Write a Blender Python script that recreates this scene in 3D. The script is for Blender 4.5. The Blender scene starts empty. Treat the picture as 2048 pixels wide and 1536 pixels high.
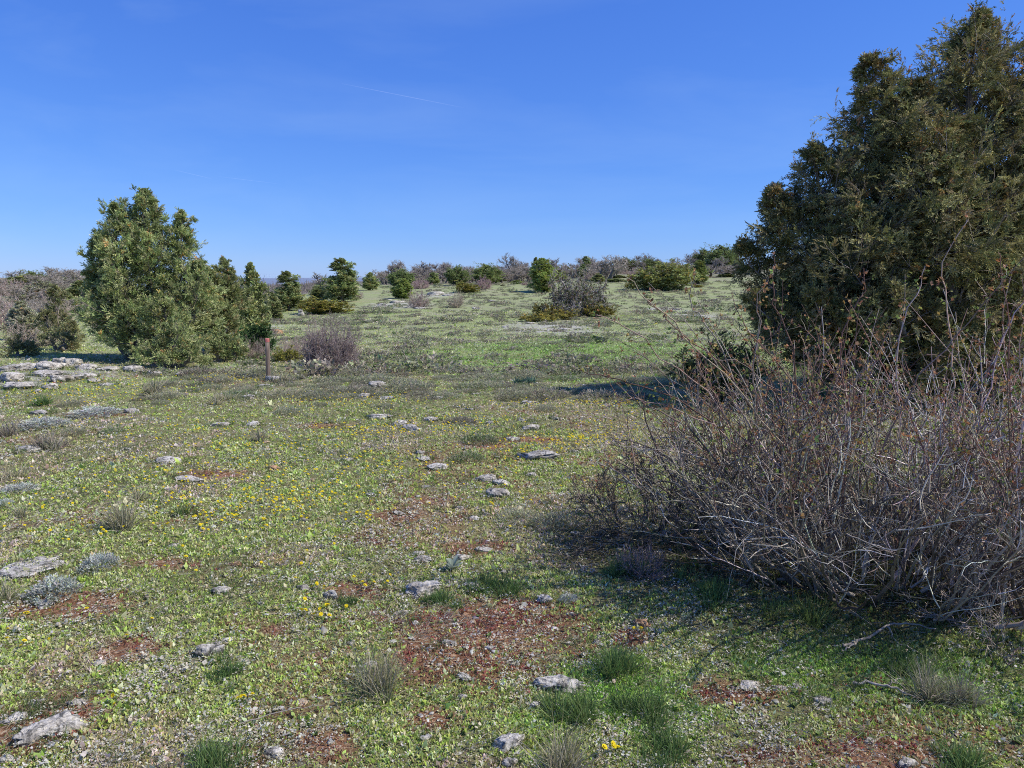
import bpy, math, numpy as np
from math import radians as R
sc = bpy.context.scene
COL = sc.collection
RNG = np.random.default_rng(11)

# ------------------------------------------------------------------ camera
F = 1435.0; HZ = 554.0; EYE = 1.6
PITCH = math.atan((768 - HZ) / F)
cam_d = bpy.data.cameras.new("camera"); cam = bpy.data.objects.new("camera", cam_d); COL.objects.link(cam)
cam.location = (0, 0, EYE); cam.rotation_euler = (math.pi / 2 - PITCH, 0, 0)
cam_d.sensor_width = 36; cam_d.lens = 36 * F / 2048; cam_d.clip_start = 0.05; cam_d.clip_end = 300000
sc.camera = cam

# ------------------------------------------------------------------ numeric helpers
def sstep(a, b, x):
    t = np.clip((np.asarray(x, float) - a) / (b - a), 0, 1); return t * t * (3 - 2 * t)
def _hash(i, j, s):
    n = (i * 374761393 + j * 668265263 + s * 974634777) & 0xFFFFFFFF
    n = ((n ^ (n >> 13)) * 1274126177) & 0xFFFFFFFF
    return ((n ^ (n >> 16)) & 0xFFFFFF) / float(0xFFFFFF)
def vnoise(x, y, s=0):
    x = np.asarray(x, float); y = np.asarray(y, float)
    i = np.floor(x).astype(np.int64); j = np.floor(y).astype(np.int64)
    u = x - i; v = y - j; u = u * u * (3 - 2 * u); v = v * v * (3 - 2 * v)
    a = _hash(i, j, s); b = _hash(i + 1, j, s); c = _hash(i, j + 1, s); d = _hash(i + 1, j + 1, s)
    return (a * (1 - u) + b * u) * (1 - v) + (c * (1 - u) + d * u) * v
def fbm(x, y, s=0, o=4):
    r = 0; a = .5
    for k in range(o):
        r = r + a * vnoise(x * 2 ** k + 17.3 * k, y * 2 ** k - 9.1 * k, s + k); a *= .5
    return r / (1 - .5 ** o)
def norm(v): return v / np.maximum(np.linalg.norm(v, axis=-1, keepdims=True), 1e-9)

PY = [-1e6, 0, 12.5, 17, 25, 36, 50, 75, 110, 160, 300, 500, 900]
PZ = [0, 0, 0, -.10, -.34, -.40, -.06, .56, 1.4, 1.9, 1.9, 0, -40]
def height(x, y):
    x = np.asarray(x, float); y = np.asarray(y, float)
    r = np.hypot(x, y); az = np.degrees(np.arctan2(x, y))
    z = np.interp(y, PY, PZ)
    # smooth the kinks of the profile a little
    z = .5 * z + .25 * np.interp(y - 3 - .03 * np.abs(y), PY, PZ) + .25 * np.interp(y + 3 + .03 * np.abs(y), PY, PZ)
    z = z + sstep(55, 110, y) * .038 * np.clip(x + 6, -6, 46) * (1 - sstep(160, 400, y))
    wl = sstep(-35, -26, az)
    z = z * wl + (1 - wl) * (-.15 * sstep(13, 22, y) + 1.0 * sstep(30, 80, y))
    edge = -10.2 - .075 * (y - 25)
    e = edge - x
    drop = sstep(13, 24, y) * (4.0 * sstep(0, 30, e) + 22 * sstep(25, 260, e)) * sstep(-31, -25, az)
    z = z - drop
    bumps = .05 * (fbm(x * .55, y * .55, 3, 3) - .5) + .035 * (fbm(x * 2.6, y * 2.6, 9, 3) - .5) + .5 * (fbm(x * .06, y * .06, 5, 2) - .5) * sstep(16, 60, r)
    far = sstep(350, 1500, r)
    plain = -55 + 26 * (fbm(x * .0006, y * .0006, 21, 4) - .5) + 55 * sstep(9000, 20000, r) * (fbm(x * .00025 + 7, y * .00025, 33, 3))
    return (z + bumps * (1 + 3 * sstep(60, 300, r))) * (1 - far) + plain * far

def ray(px, py):
    a = (px - 1024) / F; b = (768 - py) / F
    return np.array([a, math.cos(PITCH) + b * math.sin(PITCH), -math.sin(PITCH) + b * math.cos(PITCH)])
def P(px, py, dmax=140):
    """ground point under a pixel of the photograph"""
    d = ray(px, py); a, b = 1.2, dmax
    for n_ in (260, 40, 12):
        t = np.geomspace(a, b, n_); z = EYE + t * d[2]; g = height(t * d[0], t * d[1]); k = int(np.argmax(z <= g))
        if z[k] > g[k]: k = len(t) - 1
        a, b = t[max(k - 1, 0)], t[k]
    x, y = t[k] * d[0], t[k] * d[1]
    return np.array([x, y, float(height(x, y))])
def at(px, dist):
    x = (px - 1024) / F * dist
    x = x * (math.cos(PITCH))  # close enough for the shallow rays used here
    return np.array([x, dist, float(height(x, dist))])
def ztop(py, dist):
    d = ray(1024, py); return EYE + d[2] / d[1] * dist

# ------------------------------------------------------------------ mesh + object helpers
def mesh(name, V, faces, mat=None, col=None, smooth=False):
    """faces: list of (M,k) int arrays"""
    if not isinstance(faces, (list, tuple)): faces = [faces]
    V = np.ascontiguousarray(V, dtype=np.float32).reshape(-1, 3)
    me = bpy.data.meshes.new(name)
    me.vertices.add(len(V)); me.vertices.foreach_set("co", V.ravel())
    li = np.concatenate([f.ravel() for f in faces]).astype(np.int32)
    tot = np.concatenate([np.full(len(f), f.shape[1]) for f in faces]).astype(np.int32)
    st = np.concatenate([[0], np.cumsum(tot)[:-1]]).astype(np.int32)
    me.loops.add(len(li)); me.loops.foreach_set("vertex_index", li)
    me.polygons.add(len(tot)); me.polygons.foreach_set("loop_start", st)
    if smooth: me.polygons.foreach_set("use_smooth", np.ones(len(tot), bool))
    if col is not None:
        c = np.ones((len(V), 4), np.float32); c[:, :3] = np.asarray(col).reshape(-1, 3)
        at_ = me.attributes.new("Col", 'FLOAT_COLOR', 'POINT'); at_.data.foreach_set("color", c.ravel())
    me.update(calc_edges=True)
    if mat: me.materials.append(mat)
    return me
def obj(name, me, parent=None, loc=(0, 0, 0), rz=0, scale=None):
    o = bpy.data.objects.new(name, me); COL.objects.link(o)
    o.location = loc; o.rotation_euler = (0, 0, rz)
    if scale is not None: o.scale = scale
    if parent: o.parent = parent
    return o
def tag(o, label, cat=None, group=None, kind=None):
    o["label"] = label
    if cat: o["category"] = cat
    if group: o["group"] = group
    if kind: o["kind"] = kind
    return o
def thing(name, label, cat, loc=(0, 0, 0), rz=0, group=None):
    o = obj(name, None, None, loc, rz); o.empty_display_size = .1
    return tag(o, label, cat, group)
USED = set()
def place(proto, label, loc, rz=0, scale=(1, 1, 1), group=None):
    """first use moves the prototype itself, later uses copy it with its parts"""
    if proto.name not in USED:
        USED.add(proto.name); r = proto
    else:
        r = proto.copy(); COL.objects.link(r)
        for ch in proto.children:
            c = ch.copy(); COL.objects.link(c); c.parent = r
    r.location = loc; r.rotation_euler = (0, 0, rz); r.scale = scale
    r["label"] = label
    if group: r["group"] = group
    elif "group" in r: del r["group"]
    return r

class Bag:
    """collects geometry for one mesh"""
    def __init__(s): s.V = []; s.F = {}; s.C = []; s.n = 0
    def add(s, V, F, C):
        V = V.reshape(-1, 3); s.V.append(V); s.F.setdefault(F.shape[1], []).append(F + s.n); s.n += len(V)
        s.C.append(np.broadcast_to(C, (len(V), 3)) if np.ndim(C) == 1 else C.reshape(-1, 3)); return s
    def mesh(s, name, mat, smooth=False):
        return mesh(name, np.concatenate(s.V), [np.concatenate(f) for f in s.F.values()], mat, np.concatenate(s.C), smooth)

def tubes(paths, rad, sides=3):
    N, K, _ = paths.shape
    T = np.gradient(paths, axis=1); T = norm(T)
    ref = norm(RNG.normal(size=(N, 1, 3))); U = norm(np.cross(T, ref)); W = np.cross(T, U)
    a = np.arange(sides) * 2 * math.pi / sides
    V = paths[:, :, None] + rad[:, :, None, None] * (np.cos(a)[:, None] * U[:, :, None] + np.sin(a)[:, None] * W[:, :, None])
    n, k, s = np.meshgrid(np.arange(N), np.arange(K - 1), np.arange(sides), indexing='ij')
    b = n * K * sides; s2 = (s + 1) % sides
    Fq = np.stack([b + k * sides + s, b + k * sides + s2, b + (k + 1) * sides + s2, b + (k + 1) * sides + s], -1).reshape(-1, 4)
    return V, Fq
def ribbons(paths, wid):
    N, K, _ = paths.shape
    T = norm(np.gradient(paths, axis=1)); ref = norm(RNG.normal(size=(N, 1, 3)) * [1, 1, .25])
    U = norm(np.cross(T, ref))
    V = np.stack([paths - U * wid[:, :, None], paths + U * wid[:, :, None]], 2)
    n, k = np.meshgrid(np.arange(N), np.arange(K - 1), indexing='ij'); b = (n * K + k) * 2
    Fq = np.stack([b, b + 1, b + 3, b + 2], -1).reshape(-1, 4)
    return V, Fq
def grow(start, d, L, K=6, wob=.2, up=0.0, curl=None):
    """curved strands: start (N,3), d (N,3) unit, L (N,)"""
    N = len(start); P_ = np.zeros((N, K, 3)); P_[:, 0] = start; d = d.copy(); st = (L / (K - 1))[:, None]
    drift = RNG.normal(size=(N, 3)) * wob * .6
    for k in range(1, K):
        d = norm(d + RNG.normal(size=(N, 3)) * wob + drift * .5 + np.array([0, 0, up])) if np.ndim(up) == 0 else \
            norm(d + RNG.normal(size=(N, 3)) * wob + drift * .5 + np.stack([0 * up, 0 * up, up], -1))
        P_[:, k] = P_[:, k - 1] + d * st
    return P_
def kids(paths, n, t0=.2, t1=1., spread=.8):
    """n children per strand: start points, directions, parent index, t"""
    N, K, _ = paths.shape; idx = np.repeat(np.arange(N), n); t = RNG.uniform(t0, t1, N * n)
    f = t * (K - 1); i = np.minimum(f.astype(int), K - 2); u = (f - i)[:, None]
    a = paths[idx, i]; b = paths[idx, i + 1]; pos = a * (1 - u) + b * u
    d = norm(norm(b - a) + norm(RNG.normal(size=(N * n, 3))) * spread)
    return pos, d, idx, t
def leaves(pos, d, L, w, up=None):
    """diamond leaves: pos (N,3) d (N,3) L (N) w (N)"""
    N = len(pos); s = norm(np.cross(d, norm(RNG.normal(size=(N, 3)) + (np.array([0, 0, 1.5]) if up else 0))))
    m = pos + d * (L * .45)[:, None]
    V = np.stack([pos, m + s * w[:, None], pos + d * L[:, None], m - s * w[:, None]], 1)
    return V, np.arange(N * 4).reshape(N, 4)
def sprays(pos, d, L, m, wid, ang=.6, flat=.45, lk=.55):
    """feathery scale-leaf sprays; returns V, F, index of spray for each vertex, tip weight"""
    N = len(pos); u = norm(np.cross(d, norm(RNG.normal(size=(N, 3))))); v = np.cross(d, u)
    t = (np.arange(m) + .4) / m; sgn = np.where(np.arange(m) % 2, 1, -1)
    ph = RNG.normal(size=(N, m)) * flat
    side = (u[:, None] * (np.cos(ph) * sgn)[..., None] + v[:, None] * np.sin(ph)[..., None])
    an = ang * RNG.uniform(.5, 1.3, (N, m, 1)); an[:, -1] *= .2
    ld = d[:, None] * np.cos(an) + side * np.sin(an)
    p = pos[:, None] + d[:, None] * (t[None, :] * L[:, None])[..., None]
    l = L[:, None] * lk * (1.1 - .5 * t)[None] * RNG.uniform(.7, 1.3, (N, m))
    V, Fq = leaves(p.reshape(-1, 3), ld.reshape(-1, 3), l.ravel(), np.broadcast_to(wid, (N,)).repeat(m) * RNG.uniform(.7, 1.3, N * m))
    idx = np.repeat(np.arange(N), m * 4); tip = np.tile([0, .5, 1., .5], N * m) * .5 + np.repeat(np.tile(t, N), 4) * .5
    return V, Fq, idx, tip
def pick(cols, n, p=None, jit=.15):
    c = np.array(cols, float)[RNG.choice(len(cols), n, p=p)]
    return c * (1 + RNG.normal(size=(n, 1)) * jit).clip(.5, 1.6) * (1 + RNG.normal(size=(n, 3)) * jit * .3)

# ------------------------------------------------------------------ materials
def nodes(name):
    m = bpy.data.materials.new(name); m.use_nodes = True; nt = m.node_tree; nt.nodes.clear()
    return m, nt, nt.nodes.new
def link(nt, a, b): nt.links.new(a, b)
def vcol_mat(name, trans=.0, rough=.8, vary=.18, spec=.2, noise=0, nscale=30, hue=.0):
    m, nt, N = nodes(name)
    out = N('ShaderNodeOutputMaterial'); at_ = N('ShaderNodeAttribute'); at_.attribute_name = "Col"
    oi = N('ShaderNodeObjectInfo'); mr = N('ShaderNodeMapRange'); mr.inputs[3].default_value = 1 - vary; mr.inputs[4].default_value = 1 + vary
    link(nt, oi.outputs['Random'], mr.inputs[0])
    hs = N('ShaderNodeHueSaturation'); link(nt, at_.outputs['Color'], hs.inputs['Color']); link(nt, mr.outputs[0], hs.inputs['Value'])
    c = hs.outputs[0]
    if hue:
        mr2 = N('ShaderNodeMapRange'); mr2.inputs[3].default_value = .5 - hue; mr2.inputs[4].default_value = .5 + hue
        ml = N('ShaderNodeMath'); ml.operation = 'MULTIPLY'; ml.inputs[1].default_value = 7.31; fr = N('ShaderNodeMath'); fr.operation = 'FRACT'
        link(nt, oi.outputs['Random'], ml.inputs[0]); link(nt, ml.outputs[0], fr.inputs[0]); link(nt, fr.outputs[0], mr2.inputs[0]); link(nt, mr2.outputs[0], hs.inputs['Hue'])
    b = N('ShaderNodeBsdfPrincipled'); b.inputs['Roughness'].default_value = rough; b.inputs['Specular IOR Level'].default_value = spec
    if noise:
        tc = N('ShaderNodeTexCoord'); nz = N('ShaderNodeTexNoise'); nz.inputs['Scale'].default_value = nscale; nz.inputs['Detail'].default_value = 6
        link(nt, tc.outputs['Object'], nz.inputs['Vector'])
        m3 = N('ShaderNodeMapRange'); m3.inputs[1].default_value = .3; m3.inputs[2].default_value = .7; m3.inputs[3].default_value = 1 - noise; m3.inputs[4].default_value = 1 + noise
        link(nt, nz.outputs[0], m3.inputs[0])
        mx = N('ShaderNodeVectorMath'); mx.operation = 'SCALE'; link(nt, c, mx.inputs[0]); link(nt, m3.outputs[0], mx.inputs['Scale']); c = mx.outputs[0]
    link(nt, c, b.inputs['Base Color'])
    if trans:
        t = N('ShaderNodeBsdfTranslucent'); mxs = N('ShaderNodeMixShader'); mxs.inputs[0].default_value = trans
        link(nt, c, t.inputs['Color']); link(nt, b.outputs[0], mxs.inputs[1]); link(nt, t.outputs[0], mxs.inputs[2]); link(nt, mxs.outputs[0], out.inputs[0])
    else: link(nt, b.outputs[0], out.inputs[0])
    return m
M_LEAF = vcol_mat('juniper_foliage', .2, .7, .15, .2, hue=.012)
M_HERB = vcol_mat('herb_leaf', .35, .6, .12, .3, hue=.01)
M_PETAL = vcol_mat('petal', .3, .6, .06, .2)
M_TWIG = vcol_mat('twig_bark', 0, .85, .12, .15, noise=.25, nscale=18)
M_BARK = vcol_mat('bark', 0, .9, .1, .1, noise=.35, nscale=14)
M_DRY = vcol_mat('dry_grass', .25, .7, .12, .2)

def ramp(nt, fac, stops, interp='LINEAR'):
    r = nt.nodes.new('ShaderNodeValToRGB'); cr = r.color_ramp; cr.interpolation = interp
    while len(cr.elements) < len(stops): cr.elements.new(.5)
    for e, (p, c) in zip(cr.elements, stops):
        e.position = p; e.color = (*c, 1) if len(c) == 3 else c
    link(nt, fac, r.inputs[0]); return r.outputs[0]
def noise(nt, vec, scale, detail=5, rough=.6, dist=0):
    n = nt.nodes.new('ShaderNodeTexNoise'); n.inputs['Scale'].default_value = scale; n.inputs['Detail'].default_value = detail
    n.inputs['Roughness'].default_value = rough; n.inputs['Distortion'].default_value = dist; link(nt, vec, n.inputs['Vector']); return n.outputs[0]
def mix(nt, f, a, b, mode='MIX'):
    m = nt.nodes.new('ShaderNodeMix'); m.data_type = 'RGBA'; m.blend_type = mode
    for s, v in ((m.inputs[0], f), (m.inputs[6], a), (m.inputs[7], b)):
        if hasattr(v, 'links'): link(nt, v, s)
        elif isinstance(v, (int, float)): s.default_value = v
        else: s.default_value = (*v, 1)
    return m.outputs[2]
def math_(nt, op, a, b=None):
    m = nt.nodes.new('ShaderNodeMath'); m.operation = op; m.use_clamp = op in ('ADD', 'SUBTRACT')
    for s, v in ((m.inputs[0], a), (m.inputs[1], b)):
        if v is None: continue
        if hasattr(v, 'links'): link(nt, v, s)
        else: s.default_value = v
    return m.outputs[0]

def rock_mat(name, tint=(1, 1, 1)):
    m, nt, N = nodes(name); out = N('ShaderNodeOutputMaterial'); b = N('ShaderNodeBsdfPrincipled'); link(nt, b.outputs[0], out.inputs[0])
    g = N('ShaderNodeNewGeometry'); v = g.outputs['Position']
    big = noise(nt, v, 7, 6, .65); fine = noise(nt, v, 60, 6, .75)
    c = ramp(nt, big, [(.30, (.26, .225, .18)), (.46, (.50, .46, .395)), (.60, (.64, .60, .53)), (.78, (.48, .41, .315))])
    c = mix(nt, ramp(nt, fine, [(.33, (1,) * 3), (.52, (0,) * 3)]), c, (.15, .14, .13))
    lich = noise(nt, v, 15, 6, .72, 1.6)
    c = mix(nt, ramp(nt, lich, [(.50, (0,) * 3), (.60, (.9,) * 3)]), c, (.075, .07, .06))
    or_ = noise(nt, v, 11, 4, .6)
    c = mix(nt, ramp(nt, or_, [(.62, (0,) * 3), (.74, (.55,) * 3)]), c, (.36, .25, .14))
    c = mix(nt, 1.0, c, tint, 'MULTIPLY')
    link(nt, c, b.inputs['Base Color']); b.inputs['Roughness'].default_value = .9; b.inputs['Specular IOR Level'].default_value = .15
    bp = N('ShaderNodeBump'); bp.inputs['Strength'].default_value = .8; bp.inputs['Distance'].default_value = .025
    link(nt, math_(nt, 'ADD', math_(nt, 'MULTIPLY', fine, .5), math_(nt, 'MULTIPLY', lich, .5)), bp.inputs['Height']); link(nt, bp.outputs[0], b.inputs['Normal'])
    return m
M_ROCK = rock_mat('limestone'); M_ROCKO = rock_mat('ochre_limestone', (1.0, .66, .42)); M_ROCKW = rock_mat('pale_limestone', (1.18, 1.16, 1.12))

# ------------------------------------------------------------------ ground masks (places seen in the photograph)
def ell(px, py, wx, wy):
    p = P(px, py); a = P(px, py - wy); b = P(px, py + wy)
    return p[0], p[1], wx * p[1] / F, max(.05, (a[1] - b[1]) / 2)
RED = [ell(*e) for e in [(950, 1275, 230, 85), (110, 1440, 150, 85), (1720, 1510, 230, 52), (1480, 1385, 120, 26), (965, 1095, 80, 18), (960, 893, 70, 10), (800, 1030, 60, 14), (640, 1495, 80, 40),
       (1450, 1375, 80, 16), (1265, 1275, 50, 22), (250, 1300, 80, 30), (560, 1260, 60, 25), (200, 830, 80, 7), (420, 950, 80, 9), (1060, 880, 60, 6), (640, 850, 70, 6), (880, 1000, 120, 14), (700, 1180, 90, 22),
       (150, 1210, 120, 28), (330, 1130, 100, 16), (860, 1440, 70, 30)]]
PALE = [ell(*e) for e in [(1100, 655, 95, 16), (800, 610, 60, 7), (870, 590, 40, 5), (510, 657, 40, 8), (1400, 632, 50, 6), (1330, 618, 40, 4), (95, 752, 110, 20)]]
LUSH = [ell(*e) for e in [(1180, 705, 330, 34), (1750, 1340, 280, 80), (1230, 1400, 170, 90), (1000, 720, 260, 16), (700, 625, 100, 5)]]
SHADE_LITTER = [ell(*e) for e in [(1620, 1110, 340, 130), (1900, 1090, 360, 160), (1400, 1110, 170, 70), (1240, 1090, 150, 60)]]  # dark litter under the briar, with the bush's shade painted in
def emask(L, x, y, soft=.6):
    m = np.zeros(np.shape(x)); w = (fbm(x * 3, y * 3, 40, 3) - .5) * 1.1
    for cx, cy, rx, ry in L:
        q = np.hypot((x - cx) / rx, (y - cy) / ry) + w
        m = np.maximum(m, 1 - sstep(1 - soft, 1 + soft * .6, q))
    return m
def masks(x, y):
    red = np.maximum(emask(RED, x, y), sstep(.60, .74, fbm(x * 1.3, y * 1.3, 60, 4)) * .5 * (1 - sstep(14, 26, np.hypot(x, y))))
    return red, emask(LUSH, x, y), emask(PALE, x, y)

# ------------------------------------------------------------------ ground sheet
def build_ground():
    fr = np.radians(np.arange(-56, 56.01, .28)); rest = np.radians(np.arange(60, 301, 5.))
    th = np.concatenate([fr, rest]); r = np.concatenate([[.02], np.geomspace(.25, 26000, 620)])
    rr, tt = np.meshgrid(r, th, indexing='ij'); x = rr * np.sin(tt); y = rr * np.cos(tt); z = height(x, y)
    nR, nT = rr.shape
    i, j = np.meshgrid(np.arange(nR - 1), np.arange(nT), indexing='ij'); j2 = (j + 1) % nT
    Fq = np.stack([i * nT + j, (i + 1) * nT + j, (i + 1) * nT + j2, i * nT + j2], -1).reshape(-1, 4)
    red, lush, pale = masks(x, y)
    m, nt, N = nodes('turf_ground')
    out = N('ShaderNodeOutputMaterial'); b = N('ShaderNodeBsdfPrincipled'); link(nt, b.outputs[0], out.inputs[0])
    v = N('ShaderNodeNewGeometry').outputs['Position']
    a1 = N('ShaderNodeAttribute'); a1.attribute_name = 'Col'; sp = N('ShaderNodeSeparateColor'); link(nt, a1.outputs['Color'], sp.inputs[0])
    a2 = N('ShaderNodeAttribute'); a2.attribute_name = 'far'; sf = N('ShaderNodeSeparateColor'); link(nt, a2.outputs['Color'], sf.inputs[0])
    n60 = noise(nt, v, 55, 6, .75); n12 = noise(nt, v, 11, 6, .7); n2 = noise(nt, v, 1.7, 5, .6); n200 = noise(nt, v, 160, 4, .7)
    near = ramp(nt, n60, [(.32, (.06, .042, .022)), (.43, (.17, .115, .065)), (.51, (.22, .20, .085)), (.60, (.28, .29, .12)), (.68, (.55, .49, .36))])
    near = mix(nt, ramp(nt, n12, [(.42, (0,) * 3), (.62, (.8,) * 3)]), near, mix(nt, n200, (.15, .15, .06), (.32, .33, .15)))
    soil = ramp(nt, n60, [(.32, (.06, .034, .02)), (.45, (.25, .115, .06)), (.54, (.38, .20, .11)), (.62, (.40, .31, .20)), (.71, (.60, .53, .43))])
    near = mix(nt, sp.outputs[0], near, soil)
    mid = ramp(nt, noise(nt, v, 3.2, 7, .75), [(.30, (.15, .145, .08)), (.44, (.27, .305, .125)), (.56, (.34, .375, .165)), (.68, (.43, .43, .245)), (.80, (.52, .49, .36))])
    mid = mix(nt, ramp(nt, n2, [(.45, (0,) * 3), (.7, (.7,) * 3)]), mid, (.27, .31, .125))
    mid = mix(nt, ramp(nt, noise(nt, v, .35, 4, .6), [(.45, (0,) * 3), (.65, (.55,) * 3)]), mid, (.345, .30, .215))
    c = mix(nt, sf.outputs[0], near, mid)
    c = mix(nt, math_(nt, 'MULTIPLY', sp.outputs[1], .75), c, mix(nt, n12, (.21, .26, .085), (.35, .41, .155)))
    c = mix(nt, math_(nt, 'MULTIPLY', sp.outputs[2], ramp(nt, noise(nt, v, 2.6, 6, .7), [(.40, (0,) * 3), (.52, (1,) * 3)])), c, (.46, .43, .36))
    c = mix(nt, math_(nt, 'MULTIPLY', a2.outputs['Alpha'], .8), c, (.045, .036, .024))  # litter colour taken near black to deepen the shade under the briar
    scrub = mix(nt, noise(nt, v, .09, 6, .7), (.17, .16, .105), (.33, .295, .225))
    c = mix(nt, sf.outputs[1], c, scrub)
    plain = mix(nt, noise(nt, v, .0016, 5, .6), (.13, .17, .25), (.26, .30, .38))  # blue of the far plain is aerial haze put into the base colour
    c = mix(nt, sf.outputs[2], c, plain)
    link(nt, c, b.inputs['Base Color']); b.inputs['Roughness'].default_value = .95; b.inputs['Specular IOR Level'].default_value = .1
    bp = N('ShaderNodeBump'); bp.inputs['Strength'].default_value = .9; bp.inputs['Distance'].default_value = .03
    link(nt, math_(nt, 'ADD', n60, math_(nt, 'MULTIPLY', n12, .8)), bp.inputs['Height']); link(nt, bp.outputs[0], b.inputs['Normal'])
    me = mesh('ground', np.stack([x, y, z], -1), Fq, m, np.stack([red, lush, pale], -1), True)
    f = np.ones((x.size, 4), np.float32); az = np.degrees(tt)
    f[:, 3] = emask(SHADE_LITTER, x, y).ravel(); f[:, 0] = sstep(7, 20, rr).ravel(); f[:, 1] = (sstep(76, 104, rr + 22 * (fbm(x * .15, y * .15, 51, 3) - .5))).ravel(); f[:, 2] = sstep(500, 2500, rr).ravel()
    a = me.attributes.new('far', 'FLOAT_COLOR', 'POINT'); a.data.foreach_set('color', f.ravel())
    o = obj('ground', me); tag(o, 'stony pasture ground running up to the hill and out to the far plain', 'ground', kind='structure')
build_ground()

# ------------------------------------------------------------------ turf and other ground cover ("stuff")
def scatter(n, r0, r1, amax=64):
    r0 = .9; n = int(n * 1.55); u = RNG.uniform(0, 1, n); r = r0 * (r1 / r0) ** u; a = RNG.uniform(-amax, amax, n)
    ok = RNG.uniform(size=n) < np.clip(1 - (np.abs(a) - 42) / 26, .12, 1) * np.clip(.25 + (r - .9) / 1.0, 0, 1); r = r[ok]; a = np.radians(a[ok])
    x, y = r * np.sin(a), r * np.cos(a); return x, y, r
def gpos(x, y, dz=0): return np.stack([x, y, height(x, y) + dz], -1)
def updirs(n, lo, hi):
    el = RNG.uniform(lo, hi, n); a = RNG.uniform(0, 2 * math.pi, n)
    return np.stack([np.cos(el) * np.cos(a), np.cos(el) * np.sin(a), np.sin(el)], -1)
def rep(a, k): return np.repeat(a, k, axis=0)

def turf():
    x, y, r = scatter(430000, 1.7, 42); x2, y2, r2 = scatter(190000, 1.7, 7.5); x, y, r = np.concatenate([x, x2]), np.concatenate([y, y2]), np.concatenate([r, r2])
    red, lush, pale = masks(x, y); cl = fbm(x * 4.5, y * 4.5, 80, 3); cl2 = fbm(x * .9, y * .9, 81, 3)
    keep = RNG.uniform(size=len(x)) < (np.clip(.60 + 2.2 * (cl - .42) + .4 * lush, .22, 1) * (1 - .93 * red) * (1 - .7 * pale))
    dk = emask(SHADE_LITTER, x, y); keep &= RNG.uniform(size=len(x)) > dk * .6
    x, y, r, lush, cl2, dk = x[keep], y[keep], r[keep], lush[keep], cl2[keep], dk[keep]; n = len(x)
    base = gpos(x, y, -.002); k = 4
    s = (r / 3) ** .42 * RNG.lognormal(0, .32, n)
    g = pick([(.23, .31, .065), (.29, .36, .10), (.34, .36, .20), (.28, .28, .12), (.42, .42, .28), (.18, .24, .07), (.31, .26, .15)], n, [.19, .22, .21, .13, .12, .08, .05], .2)
    g = np.where((cl2 > .55)[:, None], g * [1.08, 1.0, 1.15], g * [.92, 1.02, .8])
    g = g * (1 - .22 * lush[:, None] * [1, -.25, 1.2])
    far = sstep(10, 30, r)[:, None]; g = g * (1.72 + far * .10) * [1.12, 1.0, 1.12] * (1 - .55 * dk[:, None]) + far * np.array([.05, .04, .035])  # brighter far off; leaf colour darkened under the briar as painted shade
    d = updirs(n * k, .25, 1.35); L = rep(s, k) * RNG.uniform(.006, .0165, n * k); w = L * RNG.uniform(.16, .30, n * k)
    pos = rep(base, k) + RNG.normal(size=(n * k, 3)) * [.006, .006, 0] * rep(s, k)[:, None]
    V, Fq = leaves(pos, d, L, w, True); C = rep(rep(g, k), 4) * np.tile([.55, 1, 1.12, 1], n * k)[:, None]
    o = obj('turf', mesh('turf', V, Fq, M_HERB, C)); tag(o, 'short green turf of tiny leaves covering the pasture', 'turf', kind='stuff')
turf()
def cream():
    x, y, r = scatter(250000, 1.7, 30)
    cl = fbm(x * 2.2, y * 2.2, 90, 4); cl3 = fbm(x * 9, y * 9, 93, 2)
    red, lush, pale = masks(x, y); lush = np.maximum(lush, emask(SHADE_LITTER, x, y) * 1.6)
    keep = RNG.uniform(size=len(x)) < np.clip((cl - .38) * 4.2, .12, 1) * np.clip((cl3 - .3) * 2.6, 0, 1) * (1 - .6 * lush) * .9
    x, y, r = x[keep], y[keep], r[keep]; n = len(x); k = 3
    s = (r / 3) ** .45 * RNG.lognormal(0, .3, n)
    base = rep(gpos(x, y) + np.stack([0 * x, 0 * x, RNG.uniform(.004, .024, n)], -1), k) + RNG.normal(size=(n * k, 3)) * [.006, .006, .003]
    d = updirs(n * k, -.3, .7); L = rep(s, k) * RNG.uniform(.005, .010, n * k)
    V, Fq = leaves(base, d, L, L * .45, True)
    C = rep(rep(pick([(.62, .56, .42), (.55, .52, .43), (.46, .39, .26), (.66, .63, .53)], n, None, .12), k), 4)
    o = obj('tiny_pale_flowers', mesh('tiny_pale_flowers', V, Fq, M_PETAL, C)); tag(o, 'tiny cream flowers and dry bracts sprinkled through the turf', 'flowers', kind='stuff')
cream()
def stonecrop():
    x, y, r = scatter(140000, 1.7, 18)
    red, _, _ = masks(x, y); cl = fbm(x * 7, y * 7, 95, 3)
    keep = RNG.uniform(size=len(x)) < red * np.clip((cl - .36) * 5, 0, 1) * .75
    x, y, r = x[keep], y[keep], r[keep]; n = len(x); k = 4; s = (r / 3) ** .45
    hue = fbm(x * 2.5, y * 2.5, 97, 2)
    c = pick([(.44, .235, .14), (.50, .31, .19), (.37, .19, .11), (.36, .31, .13)], n, None, .2); c = np.where((hue > .58)[:, None], c * [1.08, .68, .78], c)
    d = updirs(n * k, .5, 1.5); L = rep(s, k) * RNG.uniform(.007, .017, n * k)
    V, Fq = leaves(rep(gpos(x, y), k) + RNG.normal(size=(n * k, 3)) * [.006, .006, 0], d, L, L * .28)
    o = obj('stonecrop', mesh('stonecrop', V, Fq, M_HERB, rep(rep(c, k), 4) * np.tile([.6, 1, 1.2, 1], n * k)[:, None])); tag(o, 'rusty red stonecrop growing in the bare soil patches', 'stonecrop', kind='stuff')
stonecrop()
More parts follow.
